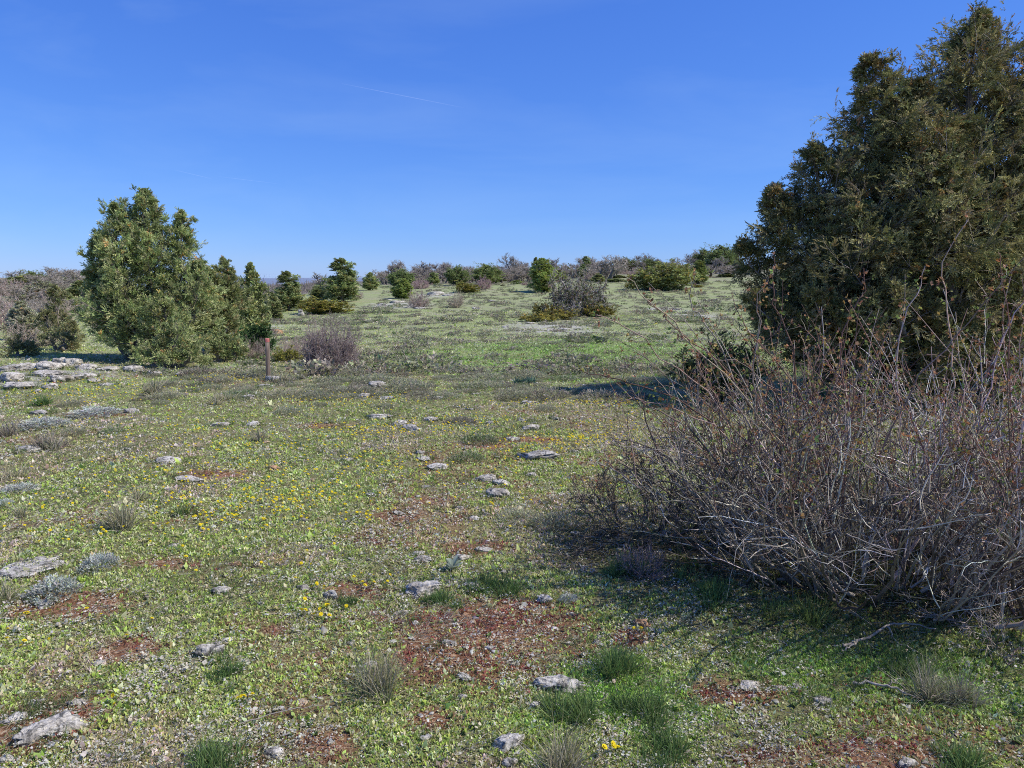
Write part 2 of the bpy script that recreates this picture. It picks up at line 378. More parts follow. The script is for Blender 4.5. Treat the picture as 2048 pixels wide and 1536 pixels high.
def gravel():
    x, y, r = scatter(20000, 1.7, 24)
    red, lush, pale = masks(x, y)
    keep = RNG.uniform(size=len(x)) < np.clip(.09 + .30 * red + .5 * pale, 0, 1) * (1 - .5 * lush)
    x, y, r = x[keep], y[keep], r[keep]; n = len(x)
    sz = RNG.lognormal(0, .5, n) * .0065 * (r / 3) ** .5
    ico = np.array([[1, 0, 0], [-1, 0, 0], [0, 1, 0], [0, -1, 0], [0, 0, 1], [0, 0, -1], [.6, .6, .5], [-.6, .6, .4], [.6, -.6, .4], [-.6, -.6, .5]], float)
    ft = np.array([[0, 6, 4], [6, 2, 4], [2, 7, 4], [7, 1, 4], [1, 9, 4], [9, 3, 4], [3, 8, 4], [8, 0, 4], [0, 2, 6], [2, 1, 7], [1, 3, 9], [3, 0, 8]])
    sc_ = RNG.uniform(.6, 1.5, (n, 1, 3)) * [1, 1, .38] * sz[:, None, None]; jit = 1 + RNG.normal(size=(n, 10, 3)) * .15
    a = RNG.uniform(0, 6.28, n); ca, sa = np.cos(a)[:, None], np.sin(a)[:, None]
    q = ico[None] * jit * sc_; V = np.stack([q[..., 0] * ca - q[..., 1] * sa, q[..., 0] * sa + q[..., 1] * ca, q[..., 2]], -1) + gpos(x, y, .002)[:, None]
    Ft = (ft[None] + np.arange(n)[:, None, None] * 10).reshape(-1, 3)
    C = rep(pick([(.44, .40, .34), (.34, .30, .26), (.40, .29, .21), (.52, .48, .43)], n, None, .15), 10)
    o = obj('gravel', mesh('gravel', V, Ft, M_TWIG, C)); tag(o, 'pale limestone grit and pebbles lying in the bare patches', 'gravel', kind='stuff')
gravel()
def fine_grass():
    x, y, r = scatter(60000, 1.7, 34)
    red, lush, pale = masks(x, y); cl = fbm(x * 1.1, y * 1.1, 99, 3)
    keep = RNG.uniform(size=len(x)) < np.clip((cl - .45) * 3 + .55 * lush + .06, 0, 1) * (1 - .7 * red)
    x, y, r, lush = x[keep], y[keep], r[keep], lush[keep]; k = 3
    for sx, sy, ss in STONES:
        m = int(10 + 260 * ss); a = RNG.uniform(0, 6.28, m); q = ss * RNG.uniform(.95, 1.25, m)
        x = np.concatenate([x, sx + np.cos(a) * q]); y = np.concatenate([y, sy + ss * .4 + np.sin(a) * q * .7]); lush = np.concatenate([lush, np.full(m, .0)])
    r = np.hypot(x, y);  n = len(x) * k
    d = updirs(n, .5, 1.45); L = RNG.uniform(.03, .085, n) * rep((.75 + .6 * lush) * (r / 4) ** .25, k)
    p = grow(rep(gpos(x, y), k) + RNG.normal(size=(n, 3)) * [.012, .012, 0], d, L, 4, .12, -.12)
    w = np.tile([1, .9, .6, .05], (n, 1)) * (.0011 * rep((r / 3) ** .6, k))[:, None]
    V, Fq = ribbons(p, w)
    c = pick([(.10, .16, .035), (.14, .19, .06), (.30, .27, .15), (.19, .20, .10)], n, [.38, .32, .14, .16], .15)
    o = obj('fine_grass', mesh('fine_grass', V, Fq, M_HERB, rep(c, 8))); tag(o, 'thin grass blades scattered through the turf', 'grass', kind='stuff')

# ------------------------------------------------------------------ generators: tussocks, cushions, herbs
def tussock_mesh(name, n, rad, h, cols, spread=.6, droop=-.16, wid=.0016, seed=0, mat=None, K=5):
    a = RNG.uniform(0, 6.28, n); q = rad * np.sqrt(RNG.uniform(0, 1, n)) * .55
    nc = 9; cc = RNG.normal(size=(nc, 2)) * rad * .38; ci = RNG.integers(0, nc, n); hs = RNG.uniform(.45, 1.15, nc)[ci]
    st = np.stack([np.cos(a) * q * .35 + cc[ci, 0], np.sin(a) * q * .35 + cc[ci, 1], np.full(n, -.01)], -1)
    lean = np.clip(np.abs(RNG.normal(0, spread, n)), 0, 1.4); aa = a + RNG.normal(0, .9, n); h = h * hs
    d = np.stack([np.sin(lean) * np.cos(aa), np.sin(lean) * np.sin(aa), np.cos(lean)], -1)
    p = grow(st, d, h * RNG.uniform(.5, 1.1, n), K, .07, droop)
    p[..., 2] = np.maximum(p[..., 2], -.005)
    w = wid * RNG.uniform(.7, 1.3, (n, 1)) * np.interp(np.linspace(0, 1, K), [0, .5, 1], [1, .85, .08])[None]
    V, Fq = ribbons(p, w); c = pick(cols, n, None, .15)
    g = np.interp(np.linspace(0, 1, K), [0, .4, 1], [.55, 1, 1.15])
    return mesh(name, V, Fq, mat or M_DRY, (c[:, None, None] * g[None, :, None, None] * np.ones((1, 1, 2, 1))))
STRAW = [(.46, .40, .26), (.40, .35, .21), (.30, .29, .14), (.23, .25, .10), (.52, .46, .33)]
GREEN = [(.12, .205, .055), (.16, .25, .07), (.20, .27, .09), (.105, .17, .055)]
GREYG = [(.34, .36, .19), (.41, .405, .25), (.29, .31, .155), (.44, .395, .28)]
BROWN = [(.29, .235, .17), (.34, .28, .215), (.23, .21, .14), (.38, .33, .265), (.2, .21, .11)]
HEATH = [(.44, .40, .27), (.38, .38, .22), (.48, .42, .31), (.35, .37, .19), (.43, .44, .25)]
def cushion_mesh(name, n, cols, wid=.006, mat=None, L=.18, squash=.55):
    """unit cushion: radius 1, height ~squash, made of short upright twigs"""
    a = RNG.uniform(0, 6.28, n); q = np.sqrt(RNG.uniform(0, 1, n)); lob = .8 + .3 * vnoise(np.cos(a) * 1.6 + 9, np.sin(a) * 1.6, int(RNG.integers(999)))
    hh = squash * np.sqrt(np.clip(1 - q ** 2, 0, 1)) * RNG.uniform(.35, 1.1, n)
    st = np.stack([np.cos(a) * q * lob, np.sin(a) * q * lob, hh - L * .6], -1)
    d = norm(np.stack([np.cos(a) * q * .7, np.sin(a) * q * .7, np.full(n, .9)], -1) + RNG.normal(size=(n, 3)) * .4)
    V, Fq, idx, tip = sprays(st, d, L * RNG.uniform(.7, 1.5, n), 4, wid)
    c = pick(cols, n, None, .18)
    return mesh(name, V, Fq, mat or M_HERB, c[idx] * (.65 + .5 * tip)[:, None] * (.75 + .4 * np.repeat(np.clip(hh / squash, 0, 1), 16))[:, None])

def put_tussock(px, py, wpx, hpx, label, cols, name='grass_tussock', cat='grass tussock', n=420, spread=.55, wid=None, droop=-.16, group=None, mat=None):
    p = P(px, py); m = p[1] / F
    rad = wpx * m / 2; h = max(hpx * m, .03)
    me = tussock_mesh(name, n, rad, h * 1.15, cols, spread, droop, wid or max(.0011, .00042 * p[1]), mat=mat)
    return tag(obj(name, me, None, p), label, cat, group)
for a in [
    (750, 1378, 130, 112, 'straw and green tussock with long fine blades in front of the red stonecrop patch', STRAW, 520, .55),
    (1137, 1545, 130, 105, 'straw coloured tussock at the bottom edge of the picture', STRAW, 480, .6),
    (240, 1055, 86, 66, 'brownish tussock standing among yellow flowers at left', STRAW, 420, .5),
    (369, 1030, 62, 30, 'small dark green tussock among the yellow flowers right of a brownish tussock', GREEN[:2] + STRAW[2:4], 300, .7),
    (268, 1003, 62, 36, 'pale dry tussock just behind the brownish tussock at left', STRAW, 260, .6),
    (310, 790, 74, 34, 'wide pale dry tussock in front of the big left juniper', STRAW, 420, .65),
    (434, 805, 70, 26, 'pale dry tussock left of the wooden post, in line with it', STRAW, 380, .7),
    (85, 812, 44, 24, 'bright green grass tuft below the limestone outcrop at left', GREEN, 320, .6),
    (519, 882, 44, 24, 'thin straw tussock alone in open turf below the post', STRAW, 220, .6),
    (41, 1033, 40, 30, 'small straw tussock near the left edge beside a silver plant', STRAW, 220, .6),
    (31, 957, 40, 26, 'small straw tussock at the left edge above a silver plant', STRAW, 220, .6),
    (10, 872, 50, 36, 'brown dead tussock cut by the left edge', BROWN, 280, .6),
    (107, 897, 70, 36, 'brown dead tussock beside a flat stone at left', BROWN, 420, .6),
    (15, 1200, 60, 50, 'olive tussock at the left edge below the big flat slab', STRAW[2:], 320, .8),
    (560, 765, 50, 24, 'dry wispy tuft between stones right behind the post foot', STRAW, 240, .7)]:
    put_tussock(*a[:6], n=a[6], spread=a[7])
for a in [
    (448, 1352, 95, 44, 'fine green grass tuft growing at the foot of the pointed stone', GREEN),
    (444, 1525, 140, 66, 'large deep green grass tuft at the bottom edge left of centre', GREEN),
    (997, 1180, 92, 44, 'bright green fine grass tuft right of the round lichened stone', GREEN),
    (1239, 1335, 100, 62, 'dark green grass tuft right of the red stonecrop patch', GREEN),
    (1150, 1440, 130, 70, 'big green grass tuft below the long lichened slab', GREEN),
    (1275, 1430, 130, 66, 'bright green grass tuft right of the big green tuft below the slab', GREEN),
    (1340, 1520, 150, 60, 'blue green grass tuft at the bottom edge right of the straw tussock', GREEN),
    (1800, 1340, 130, 60, 'loose green grass tuft in front of the big briar', GREEN),
    (1935, 1535, 130, 60, 'bright green grass tuft in the lower right corner', GREEN),
    (880, 1205, 60, 34, 'short green grass tuft hugging the right side of the round lichened stone', GREEN),
    (690, 1205, 40, 20, 'dark green tuft under the small upright lichened stone', GREEN),
    (1250, 1145, 80, 50, 'long green grass at the shaded foot of the thorn shrub', GREEN),
    (1420, 1185, 130, 60, 'dark green long grass in the shade under the briar, left part', GREEN),
    (1600, 1240, 160, 70, 'dark green long grass in the shade under the middle of the briar', GREEN)]:
    put_tussock(*a[:2], a[2] * 1.2, a[3] * .9, *a[4:], n=900, spread=.9, droop=-.12, mat=M_HERB, wid=max(.0015, .00045 * P(a[0], a[1])[1]))
put_tussock(1880, 1400, 130, 90, 'soft grey brown feathery tuft in front of the right end of the briar', BROWN + GREYG, n=900, spread=.7)

CUSH = []
for i, cols in enumerate([HEATH, GREYG, HEATH + BROWN, BROWN, GREEN + GREYG]):
    CUSH.append(cushion_mesh('heath_cushion', 520, cols, .016, L=.20))
cush_n = 0
def put_cushion(px, py, wpx, kind, label, group=None, hs=1.0, name='heath_cushion', cat='dwarf shrub', at_=None):
    p = P(px, py) if at_ is None else at_; s = wpx * p[1] / F / 2
    return tag(obj(name, CUSH[kind], None, p + np.array([0, 0, -.01]), RNG.uniform(0, 6), (s, s * RNG.uniform(.7, 1.0), s * hs)), label, cat, group)
for a in [
    (482, 775, 42, 2, 'grey brown dwarf shrub just left of the post foot'),
    (683, 786, 62, 0, 'wide dark dwarf shrub in front of the round leafless bush'),
    (420, 778, 54, 1, 'grey green dwarf shrub in front of the big left juniper, right side'),
    (284, 800, 42, 3, 'purplish brown dwarf shrub in front of the wide dry tussock'),
    (321, 808, 42, 0, 'small dark dwarf shrub touching the wide dry tussock'),
    (147, 812, 66, 0, 'long dark dwarf shrub beside the bright green tuft'),
    (577, 828, 74, 0, 'dark dwarf shrub in open turf below the post'),
    (639, 813, 46, 1, 'grey green dwarf shrub right of and behind the dark one below the post'),
    (222, 866, 56, 4, 'flat green dwarf shrub left of centre in the turf'),
    (921, 846, 66, 3, 'brown dwarf shrub between two stones in the middle of the pasture'),
    (959, 886, 88, 4, 'flat green dwarf shrub above the long flat stone'),
    (935, 920, 76, 4, 'dark green dwarf shrub left of the long flat stone'),
    (767, 815, 50, 1, 'grey green dwarf shrub behind the long row of small stones'),
    (1092, 820, 60, 0, 'grey dwarf shrub right of the stone in mid pasture'),
    (1034, 1040, 100, 0, 'dark heath shrub left of the thorn shrub, in its shadow edge'),
    (1106, 1050, 100, 0, 'dark heath shrub touching the left side of the thorn shrub'),
    (1150, 640, 30, 2, 'small grey dwarf shrub in front of the dead juniper'),
    (150, 868, 60, 1, 'low grey green dwarf shrub above the brown dead tussock'),
    (50, 905, 44, 4, 'small green dwarf shrub in front of the flat stone at left'),
    (200, 672, 30, 0, 'small dark dwarf shrub under the left juniper')]:
    put_cushion(a[0], a[1], a[2], a[3], a[4], hs=RNG.uniform(.65, .9))
# the many cushions nobody could tell apart: individuals nearest, the rest one mass
def field_cushions():
    pts = []
    tries = 0
    while len(pts) < 2500 and tries < 60000:
        tries += 1
        px = RNG.uniform(-40, 1500); py = 562 + 190 * RNG.uniform() ** 1.2 if RNG.uniform() < .86 else RNG.uniform(740, 800)
        if py > 805: continue
        if px < 480 and py < 800 and (py < 745 or px < 300): continue
        if px < 600 and py < 640: continue
        if 900 < px and 690 < py < 735 and RNG.uniform() < .62: continue
        if py > 650 and RNG.uniform() < .62: continue
        if px < 760 and py < 610: continue
        pts.append((px, py))
    pts = np.array(pts)
    d = np.array([ray(a, b) for a, b in pts]); t = np.geomspace(8, 120, 1400)
    X = t[None] * d[:, :1]; Y = t[None] * d[:, 1:2]; hit = np.argmax(EYE + t[None] * d[:, 2:3] <= height(X, Y), 1)
    x = X[np.arange(len(X)), hit]; y = Y[np.arange(len(X)), hit]; ok = hit > 0; x, y = x[ok], y[ok]
    order = np.argsort(y); x, y = x[order], y[order]
    sz = RNG.lognormal(0, .38, len(x)) * .15 * (1 + .014 * y); kind = RNG.choice(5, len(x), p=[.34, .26, .2, .1, .1])
    z = height(x, y)
    for i in range(240):
        tag(obj('heath_cushion', CUSH[kind[i]], None, (x[i], y[i], z[i] - .01), RNG.uniform(0, 6), (sz[i], sz[i] * RNG.uniform(.65, 1), sz[i] * RNG.uniform(.3, .65))),
            'small grey green heath cushion dotting the open pasture', 'dwarf shrub', 'heath cushions dotting the pasture')
    lows = [cushion_mesh('low', 46, cols, .06, L=.36) for cols in [HEATH, GREYG, HEATH + BROWN, BROWN, GREEN + GREYG]]
    lv = []
    for me in lows:
        v = np.zeros(len(me.vertices) * 3, np.float32); me.vertices.foreach_get('co', v); c = np.zeros(len(me.vertices) * 4, np.float32); me.attributes['Col'].data.foreach_get('color', c)
        lv.append((v.reshape(-1, 3), c.reshape(-1, 4)[:, :3])); bpy.data.meshes.remove(me)
    bag = Bag()
    for i in range(240, len(x)):
        v, c = lv[kind[i]]; a = RNG.uniform(0, 6.28); ca, sa = math.cos(a), math.sin(a); s = sz[i]
        w = np.stack([(v[:, 0] * ca - v[:, 1] * sa) * s, (v[:, 0] * sa + v[:, 1] * ca) * s, v[:, 2] * s * RNG.uniform(.4, .8)], -1) + [x[i], y[i], z[i]]
        bag.add(w, np.arange(len(v)).reshape(-1, 4), c * RNG.uniform(.8, 1.25))
    o = obj('distant_heath', bag.mesh('distant_heath', M_HERB)); tag(o, 'countless low heath cushions speckling the far hillside', 'heath', kind='stuff')
field_cushions()

# silver plants
SILV = [(.54, .56, .46), (.64, .65, .56), (.46, .49, .38), (.60, .60, .52)]
for px, py, w, h, label in [
    (106, 1192, 92, .5, 'bushy silver grey plant beside a flat stone at lower left'),
    (200, 1136, 70, .5, 'smaller silver grey plant right of the big flat slab at left'),
    (38, 984, 64, .3, 'flat silver grey plant close to the left edge'),
    (188, 832, 92, .22, 'wide flat pale silver mat below the stones at left'),
    (89, 853, 96, .2, 'wide flat pale silver mat near the brown dead tussock'),
    (1137, 1203, 40, .45, 'small silver grey plant right of a pale stone near the briar'),
    (10, 1010, 30, .5, 'tiny silver plant cut by the left edge')]:
    p = P(px, py); s = w * p[1] / F / 2
    me = cushion_mesh('silver_plant', 420, SILV, .03, L=.30, squash=1.0)
    tag(obj('silver_plant', me, None, p, 0, (s, s, s * h * 1.6)), label, 'silver plant')
def broad_rosette(name, n, L, w, cols, el0, el1):
    bag = Bag()
    for i in range(n):
        a = i * 2.4 + RNG.uniform(-.3, .3); e = RNG.uniform(el0, el1); l = L * RNG.uniform(.7, 1.1)
        t = np.linspace(0, 1, 8); wd = w * np.sin(np.pi * np.clip(t * .88 + .1, 0, 1)) ** .8
        out = t * l * math.cos(e); up = t * l * math.sin(e) - .25 * l * t ** 2
        s = np.array([-math.sin(a), math.cos(a)])
        c = np.stack([out * math.cos(a), out * math.sin(a), up], -1)
        rows = []
        for k in (-1, -.5, 0, .5, 1):
            q = c.copy(); q[:, :2] += s * (wd * k)[:, None]; q[:, 2] += abs(k) * wd * .45; rows.append(q)
        V = np.stack(rows, 1); I, J = np.meshgrid(np.arange(7), np.arange(4), indexing='ij'); b = I * 5 + J
        col = np.array(cols[i % len(cols)]) * RNG.uniform(.85, 1.15)
        cc = np.broadcast_to(col, V.shape).copy(); cc[:, 2] *= 1.25
        bag.add(V, np.stack([b, b + 1, b + 6, b + 5], -1).reshape(-1, 4), cc)
    return bag.mesh(name, M_HERB, True)
p = P(901, 1142); tag(obj('mullein_rosette', broad_rosette('mullein_rosette', 14, .11, .016, [(.34, .39, .29), (.40, .44, .35), (.3, .36, .26)], .75, 1.35), None, p), 'woolly grey green leaf rosette behind the round lichened stone', 'rosette plant')
for px, py, label in [(1036, 768, 'blue green strap leaved clump, left one of a pair in the pasture'), (1061, 766, 'blue green strap leaved clump, right one of a pair in the pasture'), (759, 723, 'blue green strap leaved clump right of the round leafless bush')]:
    put_tussock(px, py, 20, 17, label, [(.11, .19, .13), (.14, .22, .15)], 'strap_leaf_clump', 'leafy clump', 60, .6, .012, -.1, mat=M_HERB)
# broad green weeds in front of the briar
WEED = [broad_rosette('leafy_weed', 9, 1, .22, [(.18, .25, .055), (.23, .29, .085), (.20, .28, .085)], .5, 1.3) for _ in range(3)]
w_n = 0
for i in range(230):
    px = RNG.uniform(1380, 2090); py = RNG.uniform(1260, 1490)
    if i % 3 == 0: px = RNG.uniform(600, 1400); py = RNG.uniform(1230, 1530)
    p = P(px, py); s = RNG.uniform(.012, .028)
    front = px > 1380
    tag(obj('leafy_weed', WEED[i % 3], None, p, RNG.uniform(0, 6), (s, s, s)), 'small fresh green leafy weed on the ground in front of the briar' if front else 'small fresh green leafy weed in the stony turf at the bottom middle', 'weed', 'weeds in front of the briar' if front else 'weeds in the near turf')

# ------------------------------------------------------------------ stones
def ico(sub):
    import bmesh
    bm = bmesh.new(); bmesh.ops.create_icosphere(bm, subdivisions=sub, radius=1)
    V = np.array([v.co[:] for v in bm.verts]); Fq = np.array([[v.index for v in f.verts] for f in bm.faces]); bm.free(); return V, Fq
ICO = {4: ico(4), 5: ico(5), 3: ico(3)}
def rock_mesh(name, sx, sy, sz, seed, mat, sub=4, planes=11, layered=.22):
    g = np.random.default_rng(seed); V, Fq = ICO[sub]; V = V.copy()
    for _ in range(planes):
        n = norm(g.normal(size=3) * [1, 1, .8]); d = g.uniform(.55, .86); q = V @ n; V -= np.outer(np.maximum(q - d, 0), n)
    V[:, 2] = np.where(V[:, 2] > .45, .45 + (V[:, 2] - .45) * .45, V[:, 2])
    ox = g.uniform(0, 50)
    u = V / np.linalg.norm(V, axis=1, keepdims=True)
    n1 = fbm(V[:, 0] * 2.2 + ox, V[:, 1] * 2.2 + V[:, 2] * 1.7, seed, 4) - .5; n2 = fbm(V[:, 0] * 7 + ox, V[:, 1] * 7 + V[:, 2] * 5, seed + 5, 3) - .5
    V += u * (n1 * .34 + n2 * .15)[:, None]
    st = np.round(V[:, 2] * 6) / 6; V[:, 2] += (st - V[:, 2]) * layered * .7
    V[:, :2] *= (1 + .035 * np.sin(V[:, 2:3] * 17 + ox + 2 * V[:, :1]))
    pit = sstep(.60, .72, fbm(V[:, 0] * 4 + ox, V[:, 1] * 4 + 3 * V[:, 2], seed + 9, 3)); V -= u * (pit * .16)[:, None]
    V = V - (V.max(0) + V.min(0)) / 2; V = V / (V.max(0) - V.min(0)) * 2
    return mesh(name, V * [sx, sy, sz], Fq, mat, None, False)
rk = [0]; STONES = []
def stone(px, py, w, hr, label, group=None, mat=None, name='limestone', sink=.40, dep=None, rz=None, at_=None, cat='stone', lay=.22):
    rk[0] += 1; p = P(px, py) if at_ is None else at_; s = w * p[1] / F / 2
    if p[1] < 13: STONES.append((p[0], p[1], s))
    dp = dep if dep else RNG.uniform(.5, .85)
    me = rock_mesh(name, s * 1.0, s * dp, s * hr * 1.05, 100 + rk[0] * 7, mat or (M_ROCKW if rk[0] % 3 else M_ROCK), 5 if w > 60 and p[1] < 6 else (4 if p[1] < 16 else 3), layered=lay)
    o = obj(name, me, None, p + np.array([0, s * dp * .5, s * hr * (.45 - sink)]), RNG.uniform(-.5, .5) if rz is None else rz)
    tl = min(1, hr * 1.6); o.rotation_euler[0] = RNG.normal() * .1 * tl; o.rotation_euler[1] = RNG.normal() * .11 * tl
    return tag(o, label, cat, group)
S = stone
S(843, 1192, 74, .66, 'round pitted grey stone with dark lichen, in front of the woolly rosette')
S(1116, 1382, 125, .34, 'long flat pale slab with black lichen streaks below the red patch', rz=-.12, dep=.42)
S(1017, 1496, 84, .5, 'slanting pale stone near the bottom edge, below the long slab', rz=.6)
S(417, 1312, 70, .6, 'pointed pale grey stone with streaked top left of centre', rz=.7, mat=M_ROCK)
S(660, 1198, 40, .85, 'upright grey stone, right one of a close pair', mat=M_ROCK, rz=-.5)
S(605, 1180, 36, .5, 'low grey stone, left one of a close pair', mat=M_ROCK)
S(441, 1186, 48, .45, 'low stone with dark lichen left of the pair of grey stones')
S(44, 1150, 112, .16, 'big flat pale slab at the left edge', dep=1.3, mat=M_ROCKW)
S(79, 1213, 52, .3, 'flat stone under the bushy silver plant')
S(96, 1470, 150, .32, 'broken pale outcrop slab in the red soil at the lower left corner', dep=.5, rz=.5)
S(20, 1445, 60, .35, 'pale stone left of the broken outcrop slab in the corner')
S(70, 1410, 40, .3, 'small pale plate behind the broken outcrop slab', rz=.5)
S(150, 1410, 50, .3, 'pale plate right of and behind the broken outcrop slab', rz=.6)
S(547, 1516, 60, .5, 'long grey stone at the bottom edge right of the deep green tuft', rz=-.6)
S(1284, 1254, 40, .75, 'orange brown stone at the left front of the briar', mat=M_ROCKO, name='ochre_stone')
S(1502, 1378, 60, .32, 'pale stone on bare earth in front of the briar')
S(1560, 1380, 36, .3, 'narrow pale stone right of the stone on bare earth')
S(1649, 1410, 46, .45, 'smooth pale stone right of the narrow one in front of the briar', mat=M_ROCKW)
S(1817, 1534, 54, .5, 'pale stone at the bottom edge in the reddish soil at right')
S(1742, 1488, 30, .4, 'small pale stone in the reddish soil at the lower right')
S(942, 1175, 36, .4, 'small white stone right of the round pitted stone', mat=M_ROCKW)
S(805, 1228, 38, .3, 'thin flat pale stone below and left of the round pitted stone', mat=M_ROCKW)
S(1090, 1203, 36, .5, 'pale stone left of the small silver plant', mat=M_ROCKW)
S(928, 1360, 36, .5, 'pale stone on the lower edge of the red stonecrop patch')
S(740, 1333, 40, .3, 'flat pale stone behind the long bladed tussock')
S(1070, 1414, 30, .5, 'small grey stone below the long flat slab, left one')
S(1109, 1413, 30, .4, 'small grey stone below the long flat slab, right one')
S(923, 1398, 24, .6, 'small pinkish white stone between the tussock and the long slab')
S(1020, 1533, 36, .7, 'pale stone cut by the bottom edge below the slanting stone')
S(851, 1480, 30, .5, 'small white stone in turf near the bottom, left of the slanting stone')
S(1195, 1288, 24, .6, 'small upright pale stone right of the red patch')
S(923, 1120, 46, .4, 'stone with a black lichen half behind the woolly rosette')
S(846, 1124, 44, .3, 'flat grey stone left of the woolly rosette, nearer one of two')
S(836, 1110, 30, .4, 'flat grey stone left of the woolly rosette, farther one of two')
S(967, 1102, 40, .3, 'flat stone in red soil above the woolly rosette')
S(468, 1132, 36, .3, 'pinkish flat stone in turf left of centre', mat=M_ROCKO)
S(345, 1095, 24, .5, 'small pale stone below the tussock among flowers')
S(607, 1042, 22, .4, 'small pale stone in the turf amid scattered flowers')
S(993, 994, 52, .5, 'larger pale stone of the group beside the thorn shrub, nearest one')
S(1002, 970, 38, .55, 'rounded pale stone behind the nearest one of the group by the thorn shrub')
S(971, 962, 46, .4, 'dark streaked stone at the left of the group by the thorn shrub')
S(1077, 918, 90, .3, 'long flat stone in two halves above the thorn shrub', rz=.05)
S(877, 938, 48, .32, 'flat pale stone in mid pasture, nearest of three in a row')
S(846, 921, 40, .3, 'flat pale stone in mid pasture, middle of three in a row')
S(841, 908, 24, .5, 'small pale stone in mid pasture, farthest of three in a row')
S(335, 926, 58, .32, 'low pale stone with dark edge above the yellow flowers at left')
S(376, 962, 74, .14, 'very flat pale stone almost level with the turf', dep=.5)
S(550, 940, 36, .4, 'pinkish grey stone alone in turf left of centre', mat=M_ROCKO)
S(50, 904, 56, .3, 'flat pale stone beside the brown dead tussock', mat=M_ROCKW)
S(78, 829, 46, .3, 'dark edged flat stone below the limestone outcrop', mat=M_ROCK)
S(263, 826, 32, .5, 'slanted grey stone in front of the purplish dwarf shrub')
S(437, 852, 44, .25, 'flat pale stone in open turf below the dry tussock')
S(757, 836, 62, .2, 'long low row of pale stone flush with turf')
S(861, 843, 32, .5, 'white stone left of the brown dwarf shrub', mat=M_ROCKW)
S(798, 850, 38, .35, 'stone in mid pasture, left one of a leaning pair')
S(824, 861, 42, .45, 'dark streaked stone, right one of a leaning pair', mat=M_ROCK)
S(979, 848, 22, .5, 'small stone right of the brown dwarf shrub')
S(1061, 860, 42, .45, 'ragged stone in mid pasture behind the flat green dwarf shrub')
S(1060, 808, 36, .35, 'dark stone in front of the pair of strap leaved clumps')
S(754, 775, 38, .6, 'heaped pale stone right of the wide dark dwarf shrub')
S(726, 796, 28, .6, 'white stone below the heaped pale stone', mat=M_ROCKW)
S(714, 779, 30, .4, 'stone between the wide dark dwarf shrub and the heaped stone')
S(773, 798, 34, .25, 'flat stone right of the white one below the heaped stone')
S(547, 763, 42, .5, 'grey stone at the foot of the wooden post')
S(567, 762, 20, .4, 'small stone right of the stone at the post foot')
S(526, 774, 30, .3, 'flat stone left of the stone at the post foot')
S(601, 735, 26, .5, 'stone at the left foot of the round leafless bush, farther one')
S(605, 743, 24, .35, 'stone at the left foot of the round leafless bush, nearer one')
S(622, 787, 34, .3, 'flat stone between the post and the wide dark dwarf shrub')
S(495, 797, 34, .4, 'grey stone in front of the grey brown shrub by the post')
S(263, 743, 36, .62, 'blocky pale boulder in front of the big left juniper', lay=.2)
S(278, 745, 30, .3, 'flat ledge touching the right side of the blocky boulder')
for a in [(34, 741, 84, .25, 'large flat slab of the limestone outcrop at left, second from the edge'), (89, 740, 66, .35, 'rounded slab in the middle of the limestone outcrop'), (116, 729, 28, .8, 'upright block at the back of the limestone outcrop'),
          (140, 732, 38, .6, 'block beside the upright block at the back of the outcrop'), (167, 739, 44, .35, 'slab at the right end of the limestone outcrop'), (14, 764, 56, .5, 'dark pitted slab at the left edge under the outcrop'),
          (90, 752, 60, .25, 'brownish slab below the middle of the outcrop'), (111, 764, 48, .45, 'pale slab in front of the brownish slab'), (145, 760, 40, .35, 'pale slab right of the pale one in front of the outcrop'),
          (32, 779, 60, .35, 'bright triangular slab in front of the outcrop at left'), (96, 779, 34, .5, 'leaning slab right of the bright triangular one'), (73, 785, 20, .5, 'small stone between the triangular and the leaning slab'),
          (172, 754, 36, .3, 'low slab right of the outcrop, upper one'), (183, 765, 28, .4, 'low stone right of the outcrop, lower one'), (213, 741, 42, .25, 'flat ledge between the outcrop and the blocky boulder'),
          (207, 772, 40, .15, 'thin plate level with the turf right of the outcrop'), (309, 750, 32, .35, 'stone right of the blocky boulder'), (359, 752, 24, .5, 'small stone left of the grey green shrub by the juniper')]:
    S(a[0], a[1], a[2] * 1.05, a[3] * 1.05, a[4], dep=.8, mat=M_ROCKW, sink=.3)
S(556, 667, 22, .7, 'rusty pale rock on the slope behind the wooden post', mat=M_ROCKO)
S(871, 590, 34, .4, 'long dark edged slab on the hill between two leafless bushes')
S(893, 592, 22, .25, 'flat pale plate right of the long slab on the hill')
S(661, 627, 12, .7, 'white stone right of the low golden juniper')
S(601, 632, 15, .7, 'white bottom stone of the small stack by the golden juniper', mat=M_ROCKW, sink=.1)
p_ = P(601, 632); S(601, 632, 10, .8, 'white top stone of the small stack by the golden juniper', mat=M_ROCKW, at_=p_ + np.array([0, .0, .19]), sink=.2)
for q, (px, py, w) in enumerate([(792, 606, 30), (818, 616, 16), (838, 618, 26), (762, 611, 24), (952, 618, 18), (985, 603, 20), (1356, 620, 18), (1374, 623, 12), (1397, 634, 26), (775, 601, 18), (503, 656, 22), (516, 660, 26), (545, 640, 12), (805, 604, 14), (1010, 655, 18), (1060, 648, 20), (1130, 660, 22), (1180, 652, 16), (1075, 660, 14), (525, 650, 16), (1430, 600, 14), (1300, 606, 12)]):
    S(px, py, w, .3, 'pale stone plate lying on the far hillside', 'stones on the far hillside', dep=.8)
for q in range(16):
    S(1437 + RNG.normal() * 12, 562 + RNG.normal() * 5, 9, .7, 'small grey rock of the heap by the trees on the hill', 'rock heap on the hill', at_=at(1437 + RNG.normal() * 11, 92 + RNG.uniform(-4, 4)) + np.array([0, 0, RNG.uniform(-.1, .5)]))
